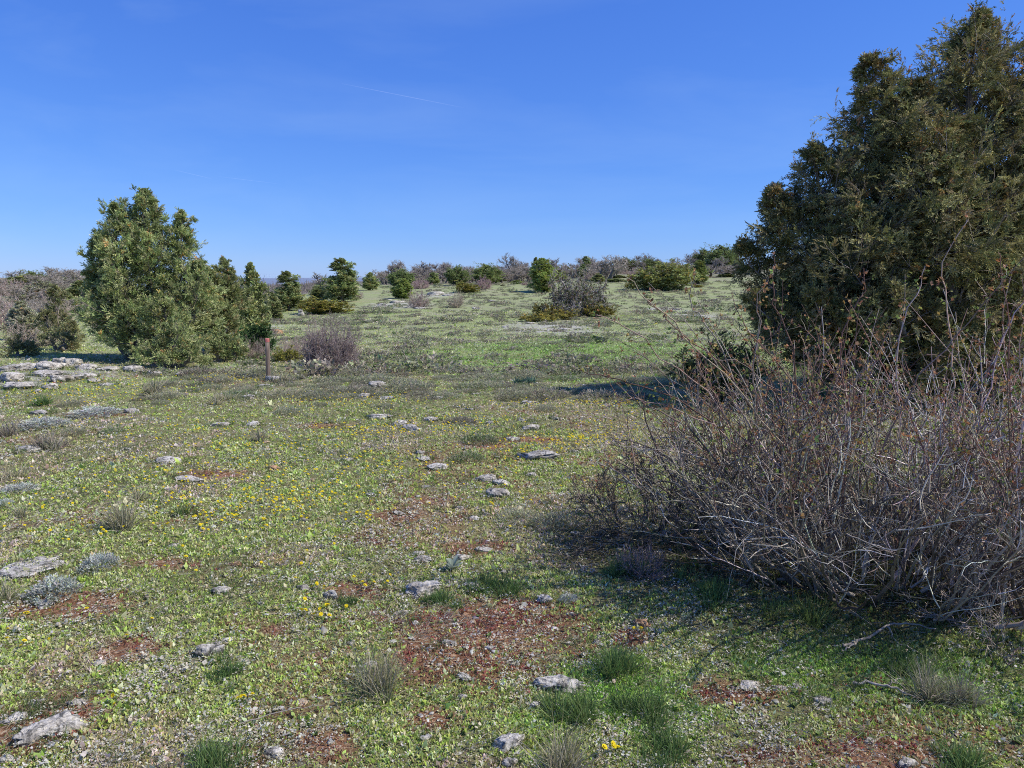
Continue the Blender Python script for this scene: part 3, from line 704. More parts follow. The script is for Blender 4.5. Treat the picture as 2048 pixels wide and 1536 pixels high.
small = [(940, 820, 14), (916, 815, 12), (1024, 882, 30), (925, 968, 12), (1063, 953, 26), (798, 1030, 26), (742, 992, 20), (972, 1031, 18), (947, 1040, 26), (918, 1017, 18), (502, 852, 28), (875, 798, 22), (198, 1388, 22), (5, 1525, 40), (99, 1492, 26),
         (232, 1528, 26), (270, 1520, 24), (1160, 1440, 20), (1300, 1420, 26), (700, 1290, 18), (830, 1250, 22), (900, 1290, 30), (980, 1300, 26), (860, 1300, 20), (1030, 1330, 22), (320, 1230, 16), (520, 1210, 18), (560, 1420, 20), (350, 1450, 18), (700, 1120, 16),
         (1140, 1290, 18), (600, 900, 16), (690, 930, 14), (250, 900, 16), (160, 960, 18), (480, 1060, 14), (1150, 905, 18), (1000, 745, 12), (880, 740, 12), (680, 760, 14), (830, 720, 12), (950, 790, 16), (1180, 800, 14), (1120, 840, 18), (400, 900, 16), (640, 765, 14)]
for q in range(34): small.append((RNG.uniform(620, 1230), 745 + 330 * RNG.uniform() ** 1.3, RNG.uniform(9, 20)))
for px, py, w in small:
    S(px, py, w * 1.15, .4, 'small pale stone half sunk in the turf of the pasture', 'small stones in the turf')

def dead_grass():
    x, y, r = scatter(52000, 1.7, 16); cl = fbm(x * 1.6, y * 1.6, 70, 4); dk = emask(SHADE_LITTER, x, y)
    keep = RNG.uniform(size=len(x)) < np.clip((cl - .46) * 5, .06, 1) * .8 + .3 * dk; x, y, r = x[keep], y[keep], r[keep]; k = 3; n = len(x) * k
    d = updirs(n, -.05, .35); L = RNG.uniform(.02, .07, n) * rep((r / 3) ** .3, k)
    p = grow(rep(gpos(x, y, .008), k) + RNG.normal(size=(n, 3)) * [.015, .015, .003], d, L, 4, .18, -.03)
    V, Fq = ribbons(p, np.tile([1, .9, .7, .2], (n, 1)) * (.0011 * rep((r / 3) ** .6, k))[:, None])
    o = obj('dead_grass', mesh('dead_grass', V, Fq, M_DRY, rep(pick([(.46, .40, .28), (.36, .30, .2), (.27, .215, .15), (.52, .47, .36)], n, None, .15), 8))); tag(o, 'matted dead straw and grass litter between the green turf', 'dead grass', kind='stuff')
dead_grass()
for q in range(12):
    S(96 + RNG.normal() * 75, 1450 + RNG.normal() * 34, RNG.uniform(14, 34), .2, 'flat pale rock fragment lying round the broken outcrop slab in the lower left corner', 'rock fragments round the corner outcrop')
fine_grass()
# ------------------------------------------------------------------ junipers
def juniper_parts(root, spires, n_br, n_let, n_spr, spray_L, leaf_w, m, greens, bark=(.24, .20, .165), up=.1, droop=0.0, trunk_r=.09, shape=1.0, sub=2, ragged=.16, bl=1.0):
    wood = Bag(); fol = Bag()
    for (sx, sy, z0, z1, Rr, *o) in spires:
        belly = o[0] if o else .22; H = z1 - z0
        K = 9; t = np.linspace(0, 1, K); lean0 = np.array([sx * .35, sy * .35])
        ax = np.stack([lean0[0] + (sx - lean0[0]) * t ** .7, lean0[1] + (sy - lean0[1]) * t ** .7, z1 * t], -1); ax[1:-1, :2] += RNG.normal(size=(K - 2, 2)) * Rr * .06
        rad = trunk_r * (1 - t * .97) * max(.5, Rr / 1.2)
        V, Fq = tubes(ax[None], rad[None], 7); wood.add(V, Fq, np.array(bark))
        n = max(9, int(n_br * (Rr * H) ** .75))
        th = ((np.arange(n) + RNG.uniform(0, 1, n)) / n) ** .9; hz = z0 + H * th
        prof = np.clip((th + .06) / belly, 0, 1) ** .6 * np.clip(1 - th, 0, 1) ** (.85 * shape)
        reach = Rr * prof * np.where(RNG.uniform(size=n) < ragged, RNG.uniform(1.0, 1.26, n), RNG.uniform(.45, 1.0, n)) + .05 * np.clip((1 - th) * 4, .2, 1)
        f = np.interp(hz, ax[:, 2], np.arange(K)); i = np.minimum(f.astype(int), K - 2); u = (f - i)[:, None]
        st = ax[i] * (1 - u) + ax[i + 1] * u
        a = np.arange(n) * 2.4 + RNG.normal(0, .5, n); el = .1 + up + .6 * th + RNG.normal(0, .2, n)
        d = np.stack([np.cos(el) * np.cos(a), np.cos(el) * np.sin(a), np.sin(el)], -1)
        ln = np.minimum(reach / np.maximum(np.cos(el), .5), Rr * 1.45)
        br = grow(st, d, ln, 7, .10, .06 - droop); br[..., 2] = np.maximum(br[..., 2], .03)
        V, Fq = tubes(br, np.linspace(1, .12, 7)[None] * (.005 + .010 * ln)[:, None], 3); wood.add(V, Fq, np.array(bark) * 1.1)
        # leader: short strands round the very tip
        kt = 5; tp = ax[-2] + (ax[-1] - ax[-2]) * RNG.uniform(.3, 1, (kt, 1)); td = norm(RNG.normal(size=(kt, 3)) * [.4, .4, .2] + [0, 0, 1])
        p, dd, idx, tt = kids(br, n_let, .22, 1., 0); dd = norm(dd + norm(RNG.normal(size=dd.shape) * [1, 1, .6]) * .75)
        L = ln[idx] * RNG.uniform(.18, .42, len(idx)) * bl * (1.15 - .6 * tt) + .05 * np.clip((z1 - p[:, 2]) / (.25 * H), .2, 1)
        lt = grow(np.concatenate([p, tp]), np.concatenate([dd, td]), np.concatenate([L, np.full(kt, .10)]), 4, .14, .03 - droop); lt[..., 2] = np.maximum(lt[..., 2], .02)
        L = np.concatenate([L, np.full(kt, .10)]); tone = np.concatenate([rep(RNG.normal(1, .16, n), n_let), np.ones(kt)])
        V, Fq = tubes(lt, np.linspace(1, .3, 4)[None] * (.002 + .004 * L)[:, None], 3); wood.add(V, Fq, np.array(bark) * 1.25)
        if sub:
            p, dd, ix, tt = kids(lt, sub, .2, 1., .7); l2 = L[ix] * RNG.uniform(.3, .6, len(ix)) + .02
            l3 = grow(p, dd, l2, 4, .14, .02 - droop * 1.5); l3[..., 2] = np.maximum(l3[..., 2], .02)
            strands = np.concatenate([lt, l3]); tone = np.concatenate([tone, tone[ix]])
        else: strands = lt
        p2, d2, id2, t2 = kids(strands, n_spr, .15, 1., .6); SL = spray_L * RNG.uniform(.55, 1.35, len(p2)) * (1.15 - .4 * t2) * (.5 + .5 * np.clip((z1 - p2[:, 2]) / (.25 * H), 0, 1))
        if droop: d2 = norm(d2 + np.array([0, 0, -droop * 3.5]))
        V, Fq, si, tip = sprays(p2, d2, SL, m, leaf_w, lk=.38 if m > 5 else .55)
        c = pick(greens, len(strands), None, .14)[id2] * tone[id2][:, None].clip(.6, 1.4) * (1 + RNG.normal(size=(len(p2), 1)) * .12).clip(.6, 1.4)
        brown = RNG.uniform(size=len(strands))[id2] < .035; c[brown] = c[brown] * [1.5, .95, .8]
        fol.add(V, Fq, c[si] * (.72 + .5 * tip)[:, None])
    obj('trunk', wood.mesh('trunk', M_BARK), root); obj('crown', fol.mesh('crown', M_LEAF), root)

JG = [(.29, .345, .125), (.365, .41, .155), (.42, .45, .185), (.20, .255, .09), (.45, .45, .21)]
JD = [(.21, .20, .07), (.30, .265, .10), (.14, .15, .056), (.40, .345, .15), (.26, .21, .11)]
JY = [(.33, .31, .065), (.41, .365, .08), (.26, .275, .07), (.45, .39, .11)]
JB = [(.24, .32, .085), (.31, .39, .105), (.36, .42, .13)]

def spire_px(px, pytop, dist, base, Rr, z0=.25, belly=.22):
    """spire from a pixel of its tip at a given depth, relative to the tree base"""
    p = at(px, dist); return (p[0] - base[0], dist - base[1], max(z0, .02), max(ztop(pytop, dist) - base[2] - .09, max(z0, .02) + .14), Rr, belly)
# big left juniper
b = at(285, 14.6)
t = thing('juniper_tree', 'largest juniper at left with three pointed tops behind the blocky boulder', 'juniper', b)
juniper_parts(t, [spire_px(302, 374, 14.6, b, 1.15, .5), spire_px(242, 402, 14.3, b, 1.05, .35), spire_px(372, 418, 14.8, b, .75, .8), spire_px(200, 470, 14.4, b, .8, .25), spire_px(168, 535, 14.2, b, .55, .15), spire_px(400, 520, 14.6, b, .9, .12), spire_px(330, 600, 13.7, b, .9, .08), spire_px(250, 600, 13.8, b, .8, .08)],
              36, 9, 5, .105, .0062, 9, JG, up=.26, trunk_r=.085, shape=1.1, ragged=.2)
b = at(430, 16.2); t = thing('juniper_tree', 'juniper merging into the right side of the largest left juniper', 'juniper', b)
juniper_parts(t, [spire_px(446, 512, 17, b, .6, .15), spire_px(418, 530, 16.6, b, .6, .15), spire_px(462, 535, 17, b, .5, .2), spire_px(400, 570, 16, b, .6, .1), spire_px(450, 610, 15.6, b, .45, .05)], 34, 8, 5, .11, .007, 8, JG, up=.2)
b = at(337, 13.1); t = thing('low_juniper', 'low spreading green juniper at the front foot of the largest left juniper', 'juniper', b)
juniper_parts(t, [spire_px(337, 660, 13.1, b, .8, .03, .3), spire_px(300, 690, 12.9, b, .55, .03, .3), spire_px(380, 690, 13.0, b, .5, .03, .3), spire_px(262, 700, 13.3, b, .5, .03, .3)], 50, 8, 5, .10, .006, 8, JG)
b = at(443, 13.9); t = thing('low_juniper', 'sparse young juniper between the big left juniper and the grey shrub', 'juniper', b)
juniper_parts(t, [spire_px(443, 665, 13.9, b, .45, .03), spire_px(420, 690, 13.8, b, .35, .03), spire_px(465, 688, 14, b, .3, .03)], 30, 7, 4, .10, .008, 6, JG)
b = at(105, 16.5); t = thing('juniper_tree', 'loose olive juniper left of the largest juniper', 'juniper', b)
juniper_parts(t, [spire_px(108, 568, 16.5, b, .55, .1), spire_px(85, 620, 16.2, b, .45, .1), spire_px(135, 640, 16, b, .5, .05), spire_px(120, 668, 15.2, b, .6, .03)], 24, 8, 4, .11, .0095, 6, [(.27, .25, .11), (.33, .30, .15), (.24, .25, .10)])
b = at(20, 14.6); t = thing('low_juniper', 'low green juniper behind the outcrop at the left edge', 'juniper', b)
juniper_parts(t, [spire_px(20, 690, 14.6, b, .35, .02), spire_px(45, 700, 14.8, b, .3, .02)], 40, 8, 4, .10, .008, 6, [(.27, .26, .10), (.32, .31, .13)])

# big right juniper
b = at(1890, 9.8)
t = thing('juniper_tree', 'tall dark juniper filling the right side behind the briar', 'juniper', b)
juniper_parts(t, [spire_px(1915, 20, 9.8, b, 1.75, .3, .3), spire_px(2075, 50, 9.9, b, 1.9, .3, .3), spire_px(1705, 104, 9.6, b, 1.15, .5, .3), spire_px(1810, 150, 9.4, b, 1.4, .3, .3), spire_px(1615, 285, 9.5, b, 1.0, .4, .28), spire_px(1535, 368, 9.4, b, .9, .3, .28), spire_px(1482, 476, 9.4, b, .75, .15, .28),
                  spire_px(1700, 410, 8.7, b, 1.2, .12, .3), spire_px(1880, 320, 8.6, b, 1.5, .1, .3), spire_px(2040, 290, 8.7, b, 1.4, .1, .3), spire_px(1500, 585, 9.0, b, .75, .06, .35), spire_px(1630, 580, 8.5, b, .9, .06, .35), spire_px(1790, 560, 8.2, b, .9, .05, .35), spire_px(2160, 130, 9.8, b, 1.5, .3, .3)],
              25, 10, 5, .14, .0052, 11, JD, bark=(.26, .22, .185), up=.26, droop=.06, trunk_r=.10, ragged=.26, shape=.95, bl=1.35)
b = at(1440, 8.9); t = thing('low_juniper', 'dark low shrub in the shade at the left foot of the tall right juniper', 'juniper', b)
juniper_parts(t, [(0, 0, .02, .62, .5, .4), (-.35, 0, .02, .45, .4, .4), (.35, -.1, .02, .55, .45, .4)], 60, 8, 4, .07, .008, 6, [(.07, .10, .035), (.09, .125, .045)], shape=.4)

# prototypes for the hill
def proto_juniper(name, cat, spires, greens, n_br=26, L=.17, w=.026, m=4, let=8, spr=3, **k):
    t = thing(name, '', cat); juniper_parts(t, spires, n_br, let, spr, L, w, m, greens, **k); return t
PR = {}
PR['cone'] = [proto_juniper('juniper_tree', 'juniper', [(0, 0, .1, 3, .85), (.4, .1, .1, 1.9, .6), (-.45, -.1, .1, 1.6, .6)], JG, ragged=.28) for _ in range(2)]
PR['round'] = [proto_juniper('round_juniper', 'juniper', [(0, 0, .1, 3, 1.6, .45), (.8, 0, .1, 2.4, 1.1, .45), (-.8, .2, .1, 2.4, 1.1, .45)], JG[:2] + JG[3:4], shape=.5) for _ in range(2)]
PR['bright'] = [proto_juniper('juniper_tree', 'juniper', [(0, 0, .05, 3, .95, .3), (.3, 0, .1, 2.4, .7, .3), (-.35, 0, .05, 2.0, .75, .3)], JB + JY[2:3], shape=.7)]
PR['willow'] = [proto_juniper('willow_shrub', 'shrub', [(0, 0, .05, 2.6, .9, .4), (.7, .1, .05, 2.1, .8, .4), (-.6, 0, .05, 2.2, .8, .4)], [(.36, .38, .22), (.43, .43, .28), (.33, .30, .21)], shape=.6, ragged=.3)]
PR['golden'] = [proto_juniper('low_juniper', 'juniper', [(-.6, 0, .02, 1.6, 1.1, .4), (.8, 0, .02, 1.3, 1.0, .4), (0, -.4, .02, 1.5, 1.0, .4)], JY, shape=.45, L=.15, w=.03)]
PR['hedge'] = [proto_juniper('round_juniper', 'juniper', [(-1.1, 0, .02, 2.3, 1.2, .35), (0, 0, .02, 3.0, 1.4, .35), (1.2, 0, .02, 2.8, 1.3, .35), (-1.8, -.2, .02, 1.5, .9, .3)], JY[2:3] + JG[:3] + JY[:1], shape=.42)]
PR['skirt'] = [proto_juniper('low_juniper', 'juniper', [(-.9, 0, .02, .8, .8, .4), (0, -.1, .02, 1.0, .9, .4), (.9, 0, .02, .8, .8, .4)], JY, shape=.5, L=.14, w=.026)]

def twig_parts(root, rad, h, n0, n1, n2, r0, cols, fan=1.3, wob=.16, up=.02, name='branches', n3=0, base_r=.2, tips=None):
    bag = Bag(); a = RNG.uniform(0, 6.28, n0); q = base_r * rad * np.sqrt(RNG.uniform(0, 1, n0))
    st = np.stack([np.cos(a) * q, np.sin(a) * q, 0 * a - .02], -1); lean = fan * RNG.uniform(0, 1, n0) ** .7
    d = np.stack([np.sin(lean) * np.cos(a), np.sin(lean) * np.sin(a), np.cos(lean)], -1)
    L0 = RNG.uniform(.6, 1.02, n0) / np.sqrt((np.sin(lean) / rad) ** 2 + (np.cos(lean) / h) ** 2)
    br = grow(st, d, L0, 7, wob, up); br[..., 2] = np.maximum(br[..., 2], .01)
    def put(pp, r, shade):
        V, Fq = tubes(pp, r, 3); c = pick(cols, len(pp), None, .15) * shade; bag.add(V, Fq, np.repeat(c, pp.shape[1] * 3, 0))
    put(br, np.linspace(1, .35, 7)[None] * r0 * RNG.uniform(.6, 1.2, (n0, 1)), .9)
    p, dd, idx, tt = kids(br, n1, .25, 1., .8); L1 = L0[idx] * RNG.uniform(.2, .45, len(idx)) * (1.2 - .6 * tt); b1 = grow(p, dd, L1, 5, wob * 1.3, up); b1[..., 2] = np.maximum(b1[..., 2], .01)
    put(b1, np.linspace(1, .4, 5)[None] * r0 * .5 * np.ones((len(b1), 1)), 1)
    p, dd, idx, tt = kids(b1, n2, .15, 1., .9); L2 = L1[idx] * RNG.uniform(.25, .5, len(idx)); b2 = grow(p, dd, L2, 4, wob * 1.5, up); b2[..., 2] = np.maximum(b2[..., 2], .01)
    put(b2, np.linspace(1, .4, 4)[None] * r0 * .32 * np.ones((len(b2), 1)), 1.1)
    if n3:
        p, dd, idx, tt = kids(b2, n3, .1, 1., .9); b3 = grow(p, dd, L2[idx] * RNG.uniform(.3, .6, len(idx)), 3, .2, up); put(b3, np.linspace(1, .4, 3)[None] * r0 * .24 * np.ones((len(b3), 1)), 1.1)
    Vs = np.concatenate(bag.V); kx = rad / max(np.percentile(np.hypot(Vs[:, 0], Vs[:, 1]), 98), 1e-3); kz = h / np.percentile(Vs[:, 2], 99.5); sc3 = np.array([kx, kx, kz])
    bag.V = [v * sc3 for v in bag.V]
    obj(name, bag.mesh(name, M_TWIG), root)
    return br * sc3, b1 * sc3, b2 * sc3
GREYT = [(.40, .33, .245), (.52, .45, .35), (.29, .235, .175), (.40, .31, .235)]
PINKT = [(.42, .33, .28), (.53, .44, .38), (.32, .24, .205), (.38, .27, .225)]
OAKT = [(.36, .315, .26), (.42, .375, .32), (.30, .26, .215)]
b = P(650, 738); t = thing('leafless_bush', 'round leafless grey pink bush right of the wooden post', 'bush', b + np.array([0, .5, 0]))
twig_parts(t, .56, .82, 330, 8, 5, .0085, [(.34, .275, .245), (.47, .40, .36), (.25, .19, .17), (.32, .23, .20)], 1.5, .11, -.03, n3=1, base_r=.95)
b = P(577, 722) + np.array([0, .5, 0]); t = thing('leafless_bush', 'low purplish leafless bush between the post and the round bush', 'bush', b)
twig_parts(t, .42, .48, 80, 7, 5, .004, PINKT, 1.4, .14, .0, n3=2, base_r=.5)
b = P(498, 720) + np.array([0, .4, 0]); t = thing('leafless_bush', 'dark grey leafless shrub below the dark green shrub left of the post', 'bush', b)
twig_parts(t, .36, .42, 80, 7, 5, .004, GREYT[2:3] + PINKT, 1.4, .14, .0, n3=2, base_r=.5)
b = at(505, 15.2); t = thing('green_shrub', 'dark green leafy shrub left of and behind the post', 'shrub', b)
juniper_parts(t, [spire_px(505, 656, 15.2, b, .4, .05, .4), spire_px(525, 668, 15.2, b, .3, .05, .4)], 70, 8, 4, .08, .011, 5, [(.09, .15, .05), (.12, .19, .065)], shape=.5)
b = P(577, 722) + np.array([0, -.15, 0]); t = thing('low_juniper', 'small yellow green creeping juniper right of the post', 'juniper', b)
juniper_parts(t, [(-.12, 0, .01, .10, .20, .4), (.13, 0, .01, .11, .20, .4)], 140, 6, 4, .07, .007, 6, JY[:3], shape=.5)
b = P(455, 718); t = thing('low_juniper', 'tiny yellow green creeping juniper left of the grey shrub', 'juniper', b)
juniper_parts(t, [(-.12, 0, .01, .2, .25, .4), (.2, 0, .01, .16, .25, .4)], 140, 6, 4, .07, .007, 6, JY[:3], shape=.5)

def proto_twig(name, cat, **k):
    t = thing(name, '', cat); twig_parts(t, **k); return t
PR['twig'] = [proto_twig('leafless_bush', 'bush', rad=1, h=1.5, n0=60, n1=8, n2=6, r0=.02, cols=c, fan=1.3, wob=.13, up=.0, base_r=.35) for c in (PINKT, GREYT)]
PR['redtwig'] = [proto_twig('leafless_bush', 'bush', rad=1, h=1.5, n0=60, n1=8, n2=6, r0=.02, cols=[(.36, .24, .225), (.42, .31, .285), (.30, .205, .19)], fan=1.3, wob=.13, up=.0, base_r=.35)]
def proto_oak(h, w):
    t = thing('bare_oak', '', 'oak tree'); wood = Bag(); K = 8; tt = np.linspace(0, 1, K)
    nst = int(RNG.integers(1, 4))
    st = np.stack([RNG.normal(0, .25, nst), RNG.normal(0, .1, nst), np.full(nst, -.05)], -1)
    d = norm(np.stack([RNG.normal(0, .25, nst), RNG.normal(0, .15, nst), np.ones(nst)], -1)); L = h * RNG.uniform(.6, .85, nst)
    tr = grow(st, d, L, K, .06, .06); V, Fq = tubes(tr, .10 * (1 - .8 * tt)[None] * np.ones((nst, 1)), 5); wood.add(V, Fq, np.array((.19, .165, .14)))
    obj('trunk', wood.mesh('trunk', M_BARK), t)
    bag = Bag()
    def put(pp, r):
        V, Fq = tubes(pp, r, 3); bag.add(V, Fq, np.repeat(pick(OAKT, len(pp), None, .15), pp.shape[1] * 3, 0))
    p, dd, idx, q = kids(tr, 16, .3, 1., .85); L1 = w * RNG.uniform(.5, 1.0, len(p)) * (1.2 - .6 * q); b1 = grow(p, dd, L1, 6, .11, .13); put(b1, np.linspace(1, .35, 6)[None] * .028 * np.ones((len(b1), 1)))
    p, dd, idx, q = kids(b1, 8, .2, 1., .8); L2 = L1[idx] * RNG.uniform(.3, .55, len(p)); b2 = grow(p, dd, L2, 5, .15, .12); put(b2, np.linspace(1, .4, 5)[None] * .014 * np.ones((len(b2), 1)))
    p, dd, idx, q = kids(b2, 5, .1, 1., .8); b3 = grow(p, dd, L2[idx] * RNG.uniform(.3, .6, len(p)), 3, .2, .08); put(b3, np.linspace(1, .5, 3)[None] * .009 * np.ones((len(b3), 1)))
    obj('crown', bag.mesh('crown', M_TWIG), t); return t
PR['oak'] = [proto_oak(4, 1.2), proto_oak(4, 1.4), proto_oak(4, 1.0), proto_oak(4, 1.3)]
HREF = {}
def extent(t):
    me = [c for c in t.children if c.name.split('.')[0] in ('crown', 'branches')][0].data
    v = np.zeros(len(me.vertices) * 3, np.float32); me.vertices.foreach_get('co', v); v = v.reshape(-1, 3)
    q = np.percentile(v, [1.0, 99.0], axis=0); return float(np.percentile(v[:, 2], 99.6)), float(q[1, 0] - q[0, 0])
for kind_, L_ in PR.items(): HREF[kind_] = [extent(t_) for t_ in L_]
cnt = {}
def hill(kind, px, by, ty, w, label, dist=None, group=None):
    if dist is None:
        p = P(px, by); dist = p[1]
    else: p = at(px, dist)
    hgt = ztop(ty, dist) - p[2]; wid = w * dist / F
    k = cnt.get(kind, 0); cnt[kind] = k + 1; pr = PR[kind][k % len(PR[kind])]; hr, wr = HREF[kind][k % len(PR[kind])]
    s = wid / wr
    return place(pr, label, p + np.array([0, s * .3, -.03]), RNG.uniform(0, 6.28) if kind not in ('hedge', 'golden', 'skirt') else RNG.uniform(-.2, .2), (s, s, max(hgt, .2) / hr), group)
hill('cone', 498, 630, 524, 62, 'pointed juniper at the right end of the left juniper group', 22)
hill('cone', 570, 622, 542, 62, 'grey green pointed juniper standing alone left of the golden juniper', 40)
hill('cone', 540, 632, 585, 40, 'small juniper half hidden behind the pointed juniper group at left', 33)
hill('cone', 680, 603, 516, 74, 'tall pointed juniper rising behind the low golden juniper', 50)
hill('round', 634, 603, 570, 40, 'rounded olive juniper left of the tall pointed one', 52)
hill('golden', 645, 628, 590, 96, 'low golden green juniper mound on the left slope')
hill('cone', 739, 584, 544, 32, 'small cone shaped juniper right of the tall pointed one', 70)
hill('round', 801, 573, 537, 50, 'dome shaped dark juniper on the hill behind a light green one', 78)
hill('bright', 804, 599, 556, 40, 'light green juniper in front of the dome shaped dark one', 55)
hill('twig', 835, 616, 577, 46, 'leafless pink grey bush right of the light green juniper')
hill('redtwig', 842, 580, 553, 42, 'pinkish leafless bush above and behind the pink grey one', 72)
hill('cone', 866, 562, 544, 26, 'small green juniper under bare oaks left of the second dome', 84)
hill('round', 914, 571, 530, 46, 'second dome shaped dark juniper, left of the golden bush', 80)
hill('golden', 933, 588, 560, 44, 'golden yellow round bush on the hill', 62)
hill('twig', 913, 616, 580, 38, 'leafless grey bush below the golden round bush')
hill('round', 973, 567, 526, 58, 'third and widest dome shaped dark juniper on the hill', 82)
hill('redtwig', 970, 580, 550, 36, 'reddish leafless bush in front of the third dome', 66)
hill('bright', 1086, 590, 516, 58, 'bright green cone juniper with a shadow to its left, mid hill', 62)
hill('cone', 1072, 560, 514, 24, 'dark slim juniper top behind the bright green cone', 90)
hill('bright', 1034, 576, 560, 28, 'small bright green bush left of the bright cone', 80)
hill('bright', 1005, 583, 576, 10, 'tiny bright green bush alone on the turf', 74)
hill('redtwig', 1054, 580, 562, 24, 'small reddish twig bush between two green bushes', 76)
hill('cone', 1172, 556, 512, 24, 'dark slim juniper among the bare oaks, mid skyline', 100)
hill('cone', 1166, 562, 528, 26, 'small green juniper below the dark slim one', 92)
hill('cone', 1196, 578, 546, 26, 'small grey green juniper left of the spreading bare oak', 80)
hill('round', 1252, 556, 514, 44, 'dark rounded juniper on the skyline left of the hedge like one', 100)
hill('round', 1298, 556, 516, 48, 'dark rounded juniper on the skyline just behind the hedge like one', 100)
hill('twig', 1272, 570, 534, 34, 'leafless grey bush left of the hedge like juniper', 88)
hill('hedge', 1328, 587, 521, 128, 'wide hedge like olive juniper on the brow of the hill', 64)
hill('skirt', 1262, 582, 562, 24, 'small yellow green bush at the left foot of the hedge like juniper', 66)
hill('bright', 1400, 580, 520, 36, 'bright green juniper right of the hedge like one', 74)
hill('golden', 1396, 582, 567, 22, 'small orange yellow bush at the foot of the bright green juniper', 68)
hill('round', 1408, 540, 496, 42, 'dark rounded tree on the skyline, left of two near the tall juniper', 104)
hill('round', 1445, 540, 488, 66, 'dark rounded tree on the skyline, right of two near the tall juniper', 100)
hill('cone', 1455, 578, 545, 34, 'dark juniper at the edge of the tall right juniper', 84)
hill('twig', 1424, 582, 556, 40, 'grey twig bush beside the rock heap', 84)
hill('twig', 1110, 578, 560, 40, 'grey twig bush just right of the bright green cone', 82)
hill('twig', 1235, 582, 558, 44, 'grey twig bush under the spreading bare oak', 82)
hill('round', 1232, 578, 556, 34, 'low olive bush between the spreading oak and the hedge like juniper', 80)
hill('twig', 710, 598, 575, 30, 'grey leafless bush at the right foot of the tall pointed juniper', 54)
hill('oak', 787, 575, 520, 44, 'bare oak behind the dome shaped dark juniper', 92)
hill('oak', 757, 575, 538, 34, 'bare oak right of the small cone shaped juniper', 86)
hill('oak', 856, 565, 522, 44, 'bare oak above the pinkish bush', 95)
hill('oak', 1037, 560, 505, 40, 'tallest slim bare oak left of the bright green cone', 96)
hill('oak', 1216, 580, 510, 74, 'spreading bare oak left of the hedge like juniper', 82)
hill('oak', 1366, 540, 494, 66, 'wide bare oak on the skyline above the bright green juniper', 108)
hill('oak', 640, 600, 544, 48, 'bare oak behind the rounded olive juniper on the left slope', 66)
hill('oak', 700, 600, 545, 40, 'bare oak right behind the tall pointed juniper', 70)
# dead juniper with its skirts
b = P(1150, 634) + np.array([0, 1.2, 0]); t = thing('dead_juniper', 'half dead grey juniper with tangled bare branches on the open hill', 'juniper', b)
br, b1, b2 = twig_parts(t, 1.9, 2.2, 80, 8, 5, .034, [(.34, .31, .28), (.44, .41, .38), (.25, .22, .20), (.30, .24, .20)], 1.3, .2, -.06, base_r=.55)
p, dd, idx, q = kids(b2, 1, 0, 1, .9); sel = RNG.uniform(size=len(p)) < .45; p, dd = p[sel], dd[sel]
V, Fq, si, tip = sprays(p, dd, np.full(len(p), .17), 5, .028); c = pick([(.13, .155, .06), (.22, .16, .09), (.16, .17, .07)], len(p), None, .2)
bag = Bag(); bag.add(V, Fq, c[si]); obj('foliage', bag.mesh('foliage', M_LEAF), t)
hill('skirt', 1078, 644, 622, 78, 'low yellow green juniper at the left front of the dead juniper')
hill('skirt', 1118, 640, 612, 70, 'low yellow green juniper in front of the middle of the dead juniper')
hill('skirt', 1200, 634, 604, 66, 'low yellow green juniper at the right foot of the dead juniper')
hill('skirt', 1090, 630, 600, 50, 'taller yellow green juniper tuft behind the left front one', )
# skyline oaks that nothing tells apart
for i in range(150):
    px = RNG.uniform(770, 1490) if i > 8 else RNG.uniform(770, 900); d = RNG.uniform(92, 150)
    topy = np.interp(px, [760, 850, 1000, 1200, 1350, 1500], [540, 530, 525, 517, 508, 500]) + (RNG.uniform(-8, 4) if i % 5 == 0 else RNG.uniform(4, 22))
    hill('oak', px, 0, topy, RNG.uniform(24, 44) * 100 / d, 'bare oak in the leafless wood along the hill crest', d, 'bare oaks along the hill crest')
for i in range(100):
    px = RNG.uniform(760, 1490); d = RNG.uniform(84, 106)
    hill('oak', px, 0, np.interp(px, [760, 1000, 1500], [546, 538, 526]) + RNG.uniform(-8, 8), RNG.uniform(22, 40), 'bare oak in the leafless wood along the hill crest', d, 'bare oaks along the hill crest')
for i in range(84):
    px = RNG.uniform(790, 1480); d = RNG.uniform(84, 125)
    hill('twig' if i % 3 else 'cone', px, 0, np.interp(px, [760, 1480], [560, 535]) + RNG.uniform(-8, 8), RNG.uniform(20, 34), 'leafless undergrowth bush at the foot of the crest oaks' if i % 3 else 'small juniper among the oaks of the hill crest', d,
         'undergrowth bushes on the hill crest' if i % 3 else 'small junipers on the hill crest')
